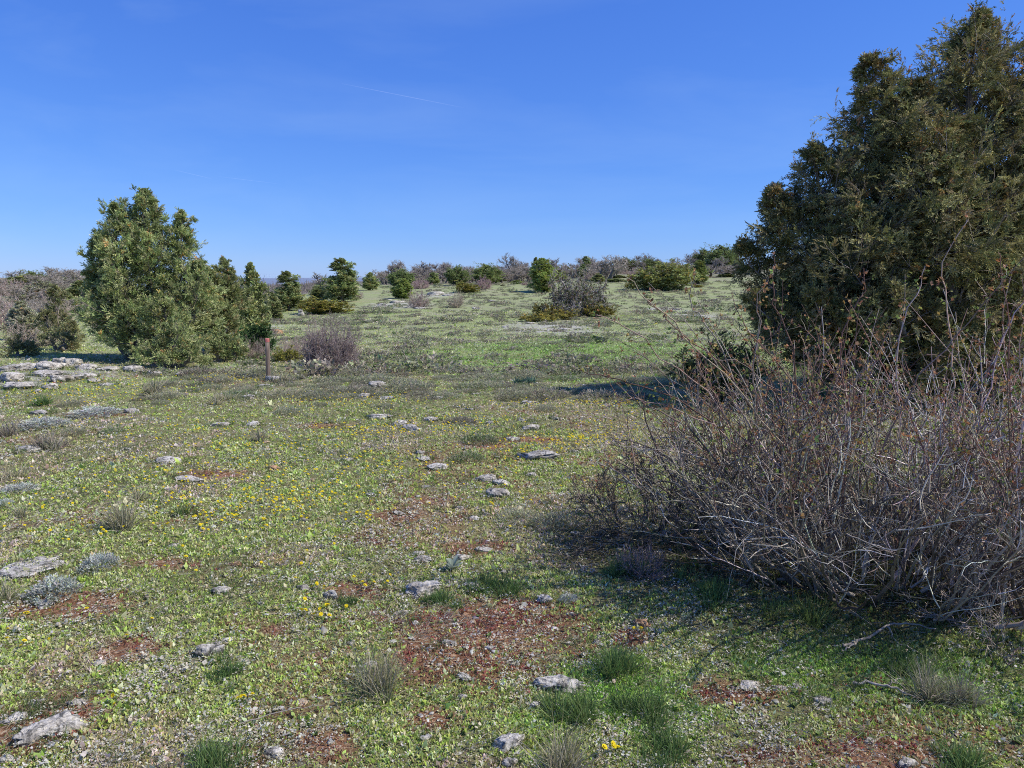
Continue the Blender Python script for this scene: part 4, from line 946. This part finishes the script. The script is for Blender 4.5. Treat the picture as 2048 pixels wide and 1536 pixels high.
# scrub at the far left
hill('twig', 35, 712, 638, 110, 'large grey leafless bush at the left edge behind the outcrop', 17)
hill('willow', 28, 690, 600, 70, 'pale green willowy shrub at the left edge', 20)
for i, (px, ty, w, d, kind) in enumerate([(-20, 590, 90, 24, 'twig'), (70, 600, 70, 26, 'twig'), (10, 570, 80, 34, 'oak'), (75, 560, 60, 38, 'willow'), (120, 555, 60, 44, 'oak'), (95, 545, 60, 52, 'oak'), (45, 548, 60, 55, 'cone'), (15, 540, 50, 60, 'oak'), (130, 540, 50, 62, 'oak'), (-10, 545, 50, 58, 'oak'), (60, 540, 50, 66, 'round'), (110, 535, 50, 70, 'oak'), (30, 560, 60, 44, 'oak'),
                                          (150, 560, 60, 40, 'cone'), (60, 575, 60, 32, 'oak'), (-40, 560, 70, 45, 'oak'), (150, 538, 50, 75, 'oak'), (5, 555, 60, 50, 'twig'), (100, 580, 60, 30, 'twig'), (180, 540, 50, 70, 'oak'), (85, 532, 50, 76, 'oak'), (50, 600, 70, 24, 'oak')]):
    lab = {'cone': 'juniper in the scrub behind the outcrop at the far left', 'twig': 'leafless bush in the scrub at the far left', 'willow': 'light green shrub in the scrub at the far left, above the willowy one', 'oak': 'bare young oak in the scrub at the far left', 'round': 'rounded green juniper on the far left skyline'}[kind]
    hill(kind, px, 0, ty, w, lab, d, None if kind == 'willow' else {'cone': 'junipers', 'twig': 'leafless bushes', 'oak': 'bare young oaks', 'round': 'rounded junipers'}[kind] + ' in the far left scrub')
for i in range(56):
    kind = ('oak', 'twig', 'oak', 'cone')[i % 4]; d = RNG.uniform(24, 72); px = RNG.uniform(-90, 195)
    hill(kind, px, 0, np.interp(d, [24, 72], [600, 540]) + RNG.uniform(-6, 10), RNG.uniform(36, 64), {'cone': 'juniper in the scrub behind the outcrop at the far left', 'twig': 'leafless bush in the scrub at the far left', 'oak': 'bare young oak in the scrub at the far left'}[kind], d, {'cone': 'junipers', 'twig': 'leafless bushes', 'oak': 'bare young oaks'}[kind] + ' in the far left scrub')
# leafless wood in the valley: one mass
def valley():
    bag = Bag(); n = 1500
    d = RNG.uniform(60, 420, n) ; px = RNG.uniform(400, 830, n)
    x = (px - 1024) / F * d; z = height(x, d); ok = z < np.interp(px, [480, 700, 830], [-1.0, -1.5, -3]); x, d, z = x[ok], d[ok], z[ok]; n = len(x); k = 26
    h = RNG.uniform(1.6, 3.2, n)
    st = rep(np.stack([x, d, z], -1), k) + RNG.normal(size=(n * k, 3)) * [1.0, 1.0, 0] + np.stack([np.zeros(n * k)] * 2 + [RNG.uniform(0, .5, n * k) * rep(h, k)], -1)
    p = grow(st, updirs(n * k, .5, 1.5), rep(h, k) * RNG.uniform(.2, .6, n * k), 3, .25, .05)
    V, Fq = tubes(p, np.array([[1, .7, .3]]) * rep(.012 + .00022 * d, k)[:, None], 3)
    bag.add(V, Fq, np.repeat(pick([(.23, .19, .17), (.28, .235, .21), (.20, .17, .16), (.14, .15, .09)], n, None, .12), k * 9, 0))
    tag(obj('valley_wood', bag.mesh('valley_wood', M_TWIG)), 'brown grey leafless wood filling the valley left of the hill', 'woodland', kind='stuff')
valley()

# ------------------------------------------------------------------ the big briar at right
BRT = [(.33, .285, .22), (.50, .445, .365), (.20, .165, .13), (.25, .205, .16), (.62, .56, .48), (.13, .105, .085), (.10, .08, .065)]
REDT = [(.25, .145, .11), (.35, .25, .20), (.19, .105, .08), (.42, .35, .28), (.14, .095, .075)]
def briar():
    root = thing('briar_bush', 'big tangled thorny briar with reddish shoots filling the right foreground', 'bush', (1.75, 3.7, float(height(1.75, 3.7))))
    ox, oy, oz = root.location
    old = Bag(); young = Bag(); lf = Bag()
    cl = np.array([(1.32, 3.75), (1.45, 3.55), (1.65, 3.45), (1.5, 4.0), (1.95, 3.85), (2.15, 3.5), (2.45, 4.0), (1.85, 4.4), (2.5, 3.45), (1.5, 4.2), (2.9, 3.9), (2.3, 3.2), (3.2, 3.5), (3.4, 4.1), (2.9, 4.5)])  # rightmost clusters carry the bush on out of view, added to deepen its shade
    n0 = 440; ci = RNG.integers(0, len(cl), n0); xy = cl[ci] + RNG.normal(size=(n0, 2)) * .13
    st = np.stack([xy[:, 0] - ox, xy[:, 1] - oy, height(xy[:, 0], xy[:, 1]) - oz - .02], -1)
    az = np.arctan2(xy[:, 1] - 3.8, xy[:, 0] - 2.0) + RNG.normal(0, .8, n0); rc = np.hypot(xy[:, 0] - 2.0, xy[:, 1] - 3.8); lean = np.clip(.22 + .56 * rc + RNG.normal(0, .28, n0), 0, 1.1)
    d = np.stack([np.sin(lean) * np.cos(az) - .12, np.sin(lean) * np.sin(az), np.cos(lean)], -1); d = norm(d)
    L = RNG.uniform(.75, 1.35, n0) * np.where(RNG.uniform(size=n0) < .12, 1.22, 1) * np.interp(xy[:, 0], [1.0, 1.4, 2.4], [.78, .92, 1.0])
    b0 = grow(st, d, L, 10, .10, -.02 + RNG.normal(0, .035, n0)); b0[..., 2] = np.maximum(b0[..., 2], .02)
    keep = b0[:, -1, 2] > .48; b0 = b0[keep]; n0 = len(b0)
    def put(bag, pp, r, cols, sh=1, s=3):
        V, Fq = tubes(pp, r, s); bag.add(V, Fq, np.repeat(pick(cols, len(pp), None, .16) * sh * np.interp(pp[:, 0, 0] + ox, [1.0, 1.7, 2.6], [.85, 1.15, 1.55])[:, None], pp.shape[1] * s, 0))  # twigs paler toward the right: the sunlit side is put into the colour
    thick = RNG.lognormal(-.1, .5, n0)[:, None].clip(.4, 2.0)
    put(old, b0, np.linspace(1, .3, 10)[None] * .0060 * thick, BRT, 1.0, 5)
    p, dd, idx, t = kids(b0, 7, .12, 1., .65); L1 = RNG.uniform(.16, .5, len(p)) * (1.15 - .35 * t); b1 = grow(p, dd, L1, 7, .16, .03); b1[..., 2] = np.maximum(b1[..., 2], .02)
    hi = b1[:, -1, 2] > .82 + RNG.normal(0, .18, len(b1))
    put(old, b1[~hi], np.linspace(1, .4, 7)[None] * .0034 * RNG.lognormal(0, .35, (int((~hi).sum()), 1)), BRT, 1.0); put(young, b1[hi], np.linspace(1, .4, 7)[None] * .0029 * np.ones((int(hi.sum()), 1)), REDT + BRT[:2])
    p, dd, idx, t = kids(b1, 4, .12, 1., .8); L2 = L1[idx] * RNG.uniform(.2, .5, len(p)); b2 = grow(p, dd, L2, 4, .22, .02); b2[..., 2] = np.maximum(b2[..., 2], .02)
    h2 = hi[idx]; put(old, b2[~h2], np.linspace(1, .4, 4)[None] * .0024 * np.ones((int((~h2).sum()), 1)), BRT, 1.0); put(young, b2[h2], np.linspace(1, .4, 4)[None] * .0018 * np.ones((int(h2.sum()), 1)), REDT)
    # long single shoots reaching out of the bush
    ns = 75; ci = RNG.integers(0, len(cl), ns); xy = cl[ci]; s0 = np.stack([xy[:, 0] - ox, xy[:, 1] - oy, RNG.uniform(.3, .7, ns)], -1)
    az = RNG.uniform(0, 6.28, ns); lean = RNG.uniform(.1, .8, ns); d = np.stack([np.sin(lean) * np.cos(az) - .12, np.sin(lean) * np.sin(az), np.cos(lean)], -1)
    sh = grow(s0, norm(d), RNG.uniform(.7, 1.15, ns), 10, .07, 0)
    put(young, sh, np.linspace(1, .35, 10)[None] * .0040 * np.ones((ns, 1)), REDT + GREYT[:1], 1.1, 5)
    # the few long shoots one can pick out
    spec = []
    for pts in [[(1620, 960, 3.4), (1500, 800, 3.3), (1390, 690, 3.2), (1300, 600, 3.1), (1245, 545, 3.1)], [(1500, 900, 3.5), (1420, 790, 3.4), (1340, 720, 3.3), (1250, 650, 3.25), (1190, 630, 3.2)], [(1450, 860, 3.6), (1360, 800, 3.5), (1270, 770, 3.5), (1215, 755, 3.5), (1160, 742, 3.5)],
                [(1760, 900, 3.4), (1830, 760, 3.3), (1900, 690, 3.3), (1970, 600, 3.2), (2060, 505, 3.1)], [(1600, 800, 3.4), (1585, 700, 3.4), (1560, 620, 3.4), (1545, 560, 3.4), (1550, 520, 3.4)], [(1900, 800, 3.5), (1905, 700, 3.5), (1890, 600, 3.5), (1885, 520, 3.5), (1930, 440, 3.5)], [(1480, 800, 3.4), (1450, 700, 3.4), (1400, 640, 3.4), (1380, 590, 3.4), (1390, 540, 3.4)],
                [(1560, 900, 3.5), (1470, 760, 3.4), (1400, 690, 3.35), (1330, 640, 3.3), (1290, 590, 3.3)], [(1540, 950, 3.6), (1430, 850, 3.5), (1340, 810, 3.5), (1260, 800, 3.5), (1200, 815, 3.5)], [(1700, 850, 3.5), (1680, 740, 3.5), (1690, 650, 3.5), (1720, 590, 3.5), (1725, 540, 3.5)],
                [(1650, 900, 3.4), (1600, 780, 3.4), (1530, 700, 3.4), (1480, 640, 3.4), (1460, 590, 3.4)], [(1800, 850, 3.5), (1790, 750, 3.5), (1800, 650, 3.5), (1840, 590, 3.5), (1850, 530, 3.5)], [(1950, 850, 3.4), (1990, 740, 3.4), (2010, 660, 3.4), (2050, 600, 3.4), (2090, 560, 3.4)], [(1520, 850, 3.5), (1500, 740, 3.5), (1520, 660, 3.5), (1510, 600, 3.5), (1540, 560, 3.5)]]:
        q = np.array([ray(a, b_) / ray(a, b_)[1] * c + [0, 0, EYE] - [ox, oy, oz] for a, b_, c in pts])
        tt = np.linspace(0, 4, 12); spec.append(np.stack([np.interp(tt, range(5), q[:, k]) for k in range(3)], -1))
    spec = np.array(spec) + RNG.normal(size=(len(spec), 12, 3)) * .008
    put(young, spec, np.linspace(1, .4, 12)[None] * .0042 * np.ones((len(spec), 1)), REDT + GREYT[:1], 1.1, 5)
    allb = [(b1[hi], 3), (sh, 14), (spec, 22)]
    for q, k in allb:
        p, dd, idx, t = kids(q, k, .2, 1., 1.1); L_ = RNG.uniform(.012, .05, len(p)); s3 = grow(p, dd, L_, 3, .2, .05); put(young, s3, np.array([[1, .6, .2]]) * .0014 * np.ones((len(s3), 1)), REDT)
        kk = 4; pp = rep(s3[:, -1], kk); l = RNG.uniform(.009, .024, len(pp)); V, Fq = leaves(pp, norm(rep(norm(s3[:, -1] - s3[:, 0]), kk) + RNG.normal(size=(len(pp), 3)) * .7), l, l * .3)
        lf.add(V, Fq, np.repeat(pick([(.34, .15, .07), (.42, .26, .09), (.30, .27, .07), (.22, .27, .065), (.38, .19, .11)], len(s3), None, .2), kk * 4, 0))
    p, dd, idx, t = kids(b2[h2], 3, .3, 1., 1.0); l = RNG.uniform(.008, .018, len(p)); V, Fq = leaves(p, dd, l, l * .35)
    lf.add(V, Fq, np.repeat(pick([(.30, .14, .08), (.36, .23, .09), (.24, .25, .07), (.18, .25, .065)], len(p), None, .2), 4, 0))
    obj('branches', old.mesh('branches', M_TWIG), root); tag(obj('shoots', young.mesh('shoots', M_TWIG), root), 'reddish young shoots on top of the bush'); obj('buds', lf.mesh('buds', M_HERB), root)
briar()
# dense grey dead twigs at the far right edge
b = np.array([3.15, 3.75, 0.]); b[2] = float(height(b[0], b[1])); t = thing('leafless_bush', 'dense dead grey twig tangle at the right edge beside the briar', 'bush', b)
twig_parts(t, .85, .95, 170, 8, 6, .0055, GREYT + [(.33, .28, .25)], 1.5, .14, -.03, n3=2, base_r=.7)
b = np.array([2.35, 3.05, 0.]); b[2] = float(height(b[0], b[1])); t = thing('dead_twig_heap', 'low heap of dead grey twigs on the ground at the right edge', 'twigs', b)
twig_parts(t, .55, .30, 90, 6, 4, .005, GREYT + [(.36, .31, .27)], 1.55, .16, -.06, base_r=.9)
# thorn shrub left of the briar
b = P(1300, 1105) + np.array([0, .35, 0]); t = thing('thorn_shrub', 'dark grey leafless thorn shrub at the left end of the briar', 'bush', b)
twig_parts(t, .54, .78, 26, 7, 6, .008, [(.17, .14, .105), (.23, .19, .145), (.11, .09, .065)], 1.25, .24, .0, n3=2, base_r=.5)
b = P(1285, 1150); t = thing('dead_heath', 'pinkish grey dead heath shrub in front of the thorn shrub', 'dwarf shrub', b)
twig_parts(t, .17, .17, 120, 5, 4, .0022, [(.27, .21, .20), (.33, .27, .26), (.2, .15, .15)], 1.3, .12, .03, base_r=.5)

# fallen sticks
def stick(name, pts, r, label, forks=()):
    q = np.array([P(a, b_) + [0, 0, h] for a, b_, h in pts]); o0 = q[0].copy(); q = q - o0; bag = Bag()
    def seg(q, r0, r1):
        n = 14; tt = np.linspace(0, len(q) - 1, n); pth = np.stack([np.interp(tt, range(len(q)), q[:, k]) for k in range(3)], -1); pth[1:-1] += RNG.normal(size=(n - 2, 3)) * r * .8
        V, Fq = tubes(pth[None], np.linspace(r0, r1, n)[None], 6); bag.add(V, Fq, np.array((.34, .29, .235)) * RNG.uniform(.85, 1.1))
    seg(q, r, r * .5)
    for f in forks: seg(np.array([P(a, b_) + [0, 0, h] for a, b_, h in f]) - o0, r * .7, r * .3)
    tag(obj(name, bag.mesh(name, M_TWIG), None, o0), label, 'stick')
stick('fallen_branch', [(1685, 1300, .02), (1740, 1288, .035), (1780, 1272, .06), (1815, 1268, .05), (1870, 1270, .03)], .0065, 'forked grey fallen branch on the weeds in front of the briar', [[(1770, 1275, .055), (1785, 1290, .03), (1830, 1310, .02), (1862, 1330, .02)], [(1712, 1292, .03), (1690, 1306, .015), (1682, 1312, .012)]])
stick('fallen_branch', [(1705, 1372, .015), (1740, 1376, .025), (1790, 1386, .02), (1830, 1402, .015)], .006, 'small grey stick below the forked fallen branch', [[(1770, 1380, .02), (1800, 1372, .03)]])
stick('fallen_branch', [(478, 1456, .015), (530, 1444, .025), (590, 1432, .03), (650, 1420, .02)], .0025, 'thin grey stick lying in turf at the lower left')
stick('fallen_branch', [(1430, 1520, .02), (1460, 1523, .02), (1486, 1525, .015)], .004, 'short pale stick at the bottom edge right of centre')
stick('fallen_branch', [(1360, 1075, .12), (1400, 1085, .12), (1440, 1092, .10), (1500, 1100, .08)], .009, 'pale broken branch sticking out of the thorn shrub to the left')

# ------------------------------------------------------------------ marker post
M_POST, nt, N = nodes('weathered_wood'); o_ = N('ShaderNodeOutputMaterial'); bb = N('ShaderNodeBsdfPrincipled'); link(nt, bb.outputs[0], o_.inputs[0])
tc = N('ShaderNodeTexCoord'); mp = N('ShaderNodeMapping'); mp.inputs['Scale'].default_value = (60, 60, 3); link(nt, tc.outputs['Object'], mp.inputs[0])
c = ramp(nt, noise(nt, mp.outputs[0], 1, 6, .7), [(.3, (.10, .07, .05)), (.5, (.22, .155, .11)), (.7, (.33, .26, .20))]); link(nt, c, bb.inputs['Base Color']); bb.inputs['Roughness'].default_value = .85
M_RED, nt, N = nodes('faded_red_paint'); o_ = N('ShaderNodeOutputMaterial'); bb = N('ShaderNodeBsdfPrincipled'); link(nt, bb.outputs[0], o_.inputs[0])
tc = N('ShaderNodeTexCoord'); c = ramp(nt, noise(nt, tc.outputs['Object'], 40, 6, .7), [(.3, (.50, .13, .10)), (.6, (.62, .20, .16)), (.75, (.55, .28, .22))]); link(nt, c, bb.inputs['Base Color']); bb.inputs['Roughness'].default_value = .7
def bevel_box(name, w, d, z0, z1, bev, mat, jit=0):
    def ring(z, s): 
        x, y = w / 2 - s, d / 2 - s; b_ = bev
        return [(-x + b_, -y, z), (x - b_, -y, z), (x, -y + b_, z), (x, y - b_, z), (x - b_, y, z), (-x + b_, y, z), (-x, y - b_, z), (-x, -y + b_, z)]
    zs = [(z0, 0)] + [(z, RNG.uniform(-jit, jit)) for z in np.linspace(z0, z1 - bev, 6)[1:]] + [(z1, bev)]
    V = np.array(sum([ring(z, s) for z, s in zs], [])); q = []
    for k in range(len(zs) - 1):
        for i in range(8): q.append([k * 8 + i, k * 8 + (i + 1) % 8, k * 8 + 8 + (i + 1) % 8, k * 8 + 8 + i])
    n = len(V) - 8
    return mesh(name, V, [np.array(q), np.array([[n + i for i in range(8)]])], mat)
b = P(537, 757); t = thing('marker_post', 'brown square wooden trail post with a faded red top', 'post', b, .25); t.rotation_euler[1] = .015
hp = ztop(677, b[1]) - b[2]
obj('shaft', bevel_box('shaft', .062, .062, -.1, hp - .055, .004, M_POST, .0012), t); obj('painted_top', bevel_box('painted_top', .065, .065, hp - .056, hp, .005, M_RED), t)

# ------------------------------------------------------------------ yellow flowers
def flower_mesh(big=True):
    bag = Bag(); n = 12; a = np.arange(n) * 2 * math.pi / n
    for ring, (l, el, z) in enumerate([(.0115, .18, 0), (.008, .55, .0012)]):
        d = np.stack([np.cos(a + ring * .26) * math.cos(el), np.sin(a + ring * .26) * math.cos(el), np.full(n, math.sin(el))], -1)
        s = np.stack([-np.sin(a + ring * .26), np.cos(a + ring * .26), 0 * a], -1); base = np.tile([[0, 0, z]], (n, 1))
        V = np.stack([base, base + d * l * .7 + s * .0027, base + d * l, base + d * l * .7 - s * .0027], 1); bag.add(V, np.arange(n * 4).reshape(n, 4), np.array((.86, .70, .02)))
    m = 6; th = np.arange(8) * 2 * math.pi / 8
    V = np.concatenate([np.stack([np.cos(th) * .0035, np.sin(th) * .0035, np.full(8, .003)], -1), [[0, 0, .0055]]]); bag.add(V, np.array([[i, (i + 1) % 8, 8] for i in range(8)]), np.array((.75, .52, .02)))
    return bag
FB = flower_mesh(); FM = FB.mesh('yellow_flower', M_PETAL)
sp_ = np.array([[[0, 0, -.045], [.002, .001, -.02], [0, 0, 0]]]); V, Fq = tubes(sp_, np.full((1, 3), .0009), 4); bag = Bag(); bag.add(V, Fq, np.array((.12, .17, .05))); STEM = bag.mesh('stem', M_HERB)
CL = [(492, 1402, 26, 10, 5, 'yellow flower in the tight group of five left of the long bladed tussock'), (640, 1218, 38, 34, 17, 'yellow flower in the group below the pair of grey stones'), (745, 1172, 26, 9, 10, 'yellow flower in the small group left of the round pitted stone'), (45, 1265, 50, 28, 13, 'yellow flower in the loose group at the left edge below the silver plant'),
      (1225, 1508, 20, 14, 5, 'yellow flower in the small group at the bottom edge right of the straw tussock'), (215, 1420, 14, 14, 3, 'yellow flower above the outcrop slab at lower left'), (1270, 1270, 16, 6, 3, 'yellow flower beside the orange brown stone'), (240, 1255, 110, 30, 7, 'yellow flower scattered between the silver plant and the pointed stone'),
      (560, 1000, 130, 26, 60, 'yellow flower in the broad drift left of centre'), (150, 1068, 100, 20, 26, 'yellow flower around the brownish tussock at left'), (430, 1040, 120, 24, 40, 'yellow flower around the small dark green tussock'), (330, 940, 120, 14, 34, 'yellow flower near the low stone with dark edge'), (690, 1040, 60, 24, 14, 'yellow flower on the right side of the broad drift'), (560, 1130, 150, 30, 14, 'yellow flower scattered below the broad drift'), (420, 1000, 150, 60, 40, 'yellow flower in the broad drift left of centre')]
fl = []
for cx, cy, sx, sy, n, lab in CL:
    for i in range(n): fl.append((cx + RNG.normal() * sx * .8, cy + RNG.normal() * sy * .8, lab))
fl = [(a, b_, c_) for a, b_, c_ in fl if b_ < 1534]
for i, (px, py, lab) in enumerate(fl[:300]):
    p = P(px, py); h = RNG.uniform(.025, .045); s = RNG.uniform(.75, 1.1)
    o = obj('yellow_flower', FM, None, p + np.array([0, 0, h]), RNG.uniform(0, 6), (s, s, s)); o.rotation_euler[0] = RNG.normal() * .3 + .15; o.rotation_euler[1] = RNG.normal() * .3 + .25
    tag(o, lab, 'flower', lab.replace('yellow flower', 'yellow flowers'))
    obj('stem', STEM, o)
far = []
for cx, cy, sx, sy, n in [(180, 775, 160, 14, 170), (460, 757, 60, 5, 110), (110, 800, 110, 10, 60), (640, 800, 70, 14, 90), (760, 800, 90, 12, 60), (900, 850, 110, 16, 130), (1150, 882, 70, 10, 130), (1060, 900, 80, 14, 60), (1230, 808, 80, 7, 110), (1240, 850, 60, 20, 60), (740, 865, 60, 8, 70), (770, 935, 70, 18, 40), (600, 900, 150, 40, 120), (350, 860, 220, 40, 100), (1060, 810, 60, 6, 40), (1400, 690, 160, 60, 30), (1000, 950, 160, 60, 50), (950, 620, 250, 30, 60), (720, 740, 60, 6, 40), (560, 1000, 130, 40, 120), (300, 1000, 200, 60, 90)]:
    for i in range(n): far.append((cx + RNG.normal() * sx * .8, cy + RNG.normal() * sy * .8))
Vf = np.concatenate(FB.V); Ff = FB.F; Cf = np.concatenate(FB.C); bag = Bag()
for px, py in far:
    if py < 590: continue
    p = P(px, py); s = RNG.uniform(.65, 1.0) * (p[1] / 6) ** .2; tl = RNG.normal(size=2) * .3 + [.1, -.2]
    v = Vf * s; v = v + np.stack([0 * v[:, 0], 0 * v[:, 0], v[:, 0] * -.3 + v[:, 1] * .2], -1) + p + [0, 0, RNG.uniform(.02, .045)]
    for k, fs in Ff.items():
        pass
    bag.V.append(v); bag.C.append(Cf)
    for k, fs in Ff.items(): bag.F.setdefault(k, []).append(np.concatenate(fs) + bag.n)
    bag.n += len(v)
tag(obj('distant_yellow_flowers', bag.mesh('distant_yellow_flowers', M_PETAL)), 'yellow flowers sprinkled through the farther pasture', 'flowers', kind='stuff')

# ------------------------------------------------------------------ far wind turbines and contrails
M_HAZED_WHITE = vcol_mat('hazed_white_paint', 0, .6, .03)  # turbine white is blued in the vertex colours as painted distance haze
def turbine():
    t = thing('wind_turbine', '', 'wind turbine'); bag = Bag()
    V, Fq = tubes(np.array([[[0, 0, 0], [0, 0, 45], [0, 0, 90]]], float), np.array([[2.6, 2.1, 1.6]]), 10); bag.add(V, Fq, np.array((.62, .70, .85))); obj('tower', bag.mesh('tower', M_HAZED_WHITE), t)
    bag = Bag(); V, Fq = tubes(np.array([[[0, -6, 91], [0, -5, 91], [0, 4, 91], [0, 5, 91]]], float), np.array([[.2, 2.0, 2.2, .3]]), 8); bag.add(V, Fq, np.array((.62, .70, .85))); obj('nacelle', bag.mesh('nacelle', M_HAZED_WHITE), t)
    for k in range(3):
        a = k * 2.094 + .4; d = np.array([math.sin(a), 0, math.cos(a)]); q = np.array([np.array([0, -6, 91]) + d * s for s in (0, 8, 22, 42)]); bag = Bag()
        V, Fq = tubes(q[None], np.array([[1.0, 1.7, 1.1, .25]]), 5); bag.add(V, Fq, np.array((.62, .70, .85))); obj('blade', bag.mesh('blade', M_HAZED_WHITE), t)
    return t
PRT = turbine()
for i, px in enumerate([522, 528, 534, 539, 545, 551, 557, 566]):
    x, y = (px - 1024) / F * 15500, 15500.; place(PRT, 'tiny white wind turbine in the row on the far horizon', (x, y, float(height(x, y)) - 5), RNG.uniform(-.4, .4), (1, 1, 1), 'wind turbines on the far horizon')
M_TRAIL, nt, N = nodes('vapour_trail'); o_ = N('ShaderNodeOutputMaterial'); tr_ = N('ShaderNodeBsdfTransparent'); df = N('ShaderNodeBsdfTranslucent'); df.inputs[0].default_value = (.9, .92, .95, 1)
mxs = N('ShaderNodeMixShader'); at_ = N('ShaderNodeAttribute'); at_.attribute_name = 'Col'; se = N('ShaderNodeSeparateColor'); link(nt, at_.outputs[0], se.inputs[0]); link(nt, se.outputs[0], mxs.inputs[0]); link(nt, tr_.outputs[0], mxs.inputs[1]); link(nt, df.outputs[0], mxs.inputs[2]); link(nt, mxs.outputs[0], o_.inputs[0])
def contrail(x0, y0, x1, y1, w0, w1, al, label):
    n = 24; t = np.linspace(0, 1, n); A = []
    for q in t:
        d = ray(x0 + (x1 - x0) * q, y0 + (y1 - y0) * q); A.append(d * (9000 / d[2]) + [0, 0, EYE])
    A = np.array(A); T = norm(np.gradient(A, axis=0)); U = norm(np.cross(T, [0, 0, 1])); w = (w0 + (w1 - w0) * t)[:, None]
    V = np.stack([A - U * w, A - U * w * .3, A + U * w * .3, A + U * w], 1); I, J = np.meshgrid(np.arange(n - 1), np.arange(3), indexing='ij'); b_ = I * 4 + J
    al_ = (al * np.sin(np.pi * np.clip(t * .9 + .08, 0, 1)) * RNG.uniform(.6, 1, n))[:, None] * np.array([0, 1, 1, 0])
    tag(obj('contrail', mesh('contrail', V - A[0], np.stack([b_, b_ + 1, b_ + 5, b_ + 4], -1).reshape(-1, 4), M_TRAIL, np.repeat(al_.reshape(-1, 1), 3, 1)), None, A[0]), label, 'contrail')
contrail(683, 167, 930, 216, 60, 90, .11, 'long thin aeroplane trail high in the middle of the sky')
contrail(437, 353, 560, 368, 110, 130, .13, 'short thin aeroplane trail low in the left sky, right one')
contrail(350, 340, 425, 358, 110, 130, .10, 'short thin aeroplane trail low in the left sky, left one')

# ------------------------------------------------------------------ light
SUN_AZ, SUN_EL = 99, 48
w = bpy.data.worlds.new("World"); sc.world = w; w.use_nodes = True; nt = w.node_tree; nt.nodes.clear(); N = nt.nodes.new
out = N('ShaderNodeOutputWorld'); bg = N('ShaderNodeBackground'); sky = N('ShaderNodeTexSky'); sky.sky_type = 'NISHITA'; sky.sun_disc = False
sky.sun_elevation = R(SUN_EL); sky.sun_rotation = R(SUN_AZ); sky.altitude = 900; sky.air_density = 1.0; sky.dust_density = .15; sky.ozone_density = 5.0
tc = N('ShaderNodeTexCoord'); mp = N('ShaderNodeMapping'); mp.inputs['Rotation'].default_value = (0, 0, R(35)); mp.inputs['Scale'].default_value = (1.2, 6, 9); link(nt, tc.outputs['Generated'], mp.inputs[0])
ci = ramp(nt, noise(nt, mp.outputs[0], 1.4, 5, .55, .4), [(.46, (0,) * 3), (.78, (1,) * 3)])
c0 = mix(nt, 1.0, sky.outputs[0], (.1127, .1196, .1633), 'MULTIPLY'); sp = N('ShaderNodeSeparateColor'); link(nt, c0, sp.inputs[0]); cb = N('ShaderNodeCombineColor')
for k_, (g_, m_) in enumerate([(.92, 5.1), (.78, 6.6), (.50, 9.5)]):
    link(nt, math_(nt, 'MULTIPLY', math_(nt, 'POWER', sp.outputs[k_], g_), m_), cb.inputs[k_])
c = mix(nt, math_(nt, 'MULTIPLY', ci, .11), cb.outputs[0], (5.5, 7.4, 10)); link(nt, c, bg.inputs[0]); bg.inputs[1].default_value = .1; link(nt, bg.outputs[0], out.inputs[0])
sd = bpy.data.lights.new('sun', 'SUN'); sd.energy = 5.0; sd.angle = R(.53); sd.color = (1, .965, .89); so = bpy.data.objects.new('sun', sd); COL.objects.link(so)
import mathutils
dirv = mathutils.Vector((math.sin(R(SUN_AZ)) * math.cos(R(SUN_EL)), math.cos(R(SUN_AZ)) * math.cos(R(SUN_EL)), math.sin(R(SUN_EL))))
so.rotation_euler = dirv.to_track_quat('Z', 'Y').to_euler(); so.location = (0, 0, 30)
sc.view_settings.view_transform = 'Standard'; sc.view_settings.look = 'None'; sc.view_settings.exposure = 0; sc.view_settings.gamma = 1
sc.cycles.max_bounces = 5; sc.cycles.diffuse_bounces = 3; sc.cycles.transparent_max_bounces = 6; sc.cycles.use_denoising = False; sc.cycles.filter_width = 1.0
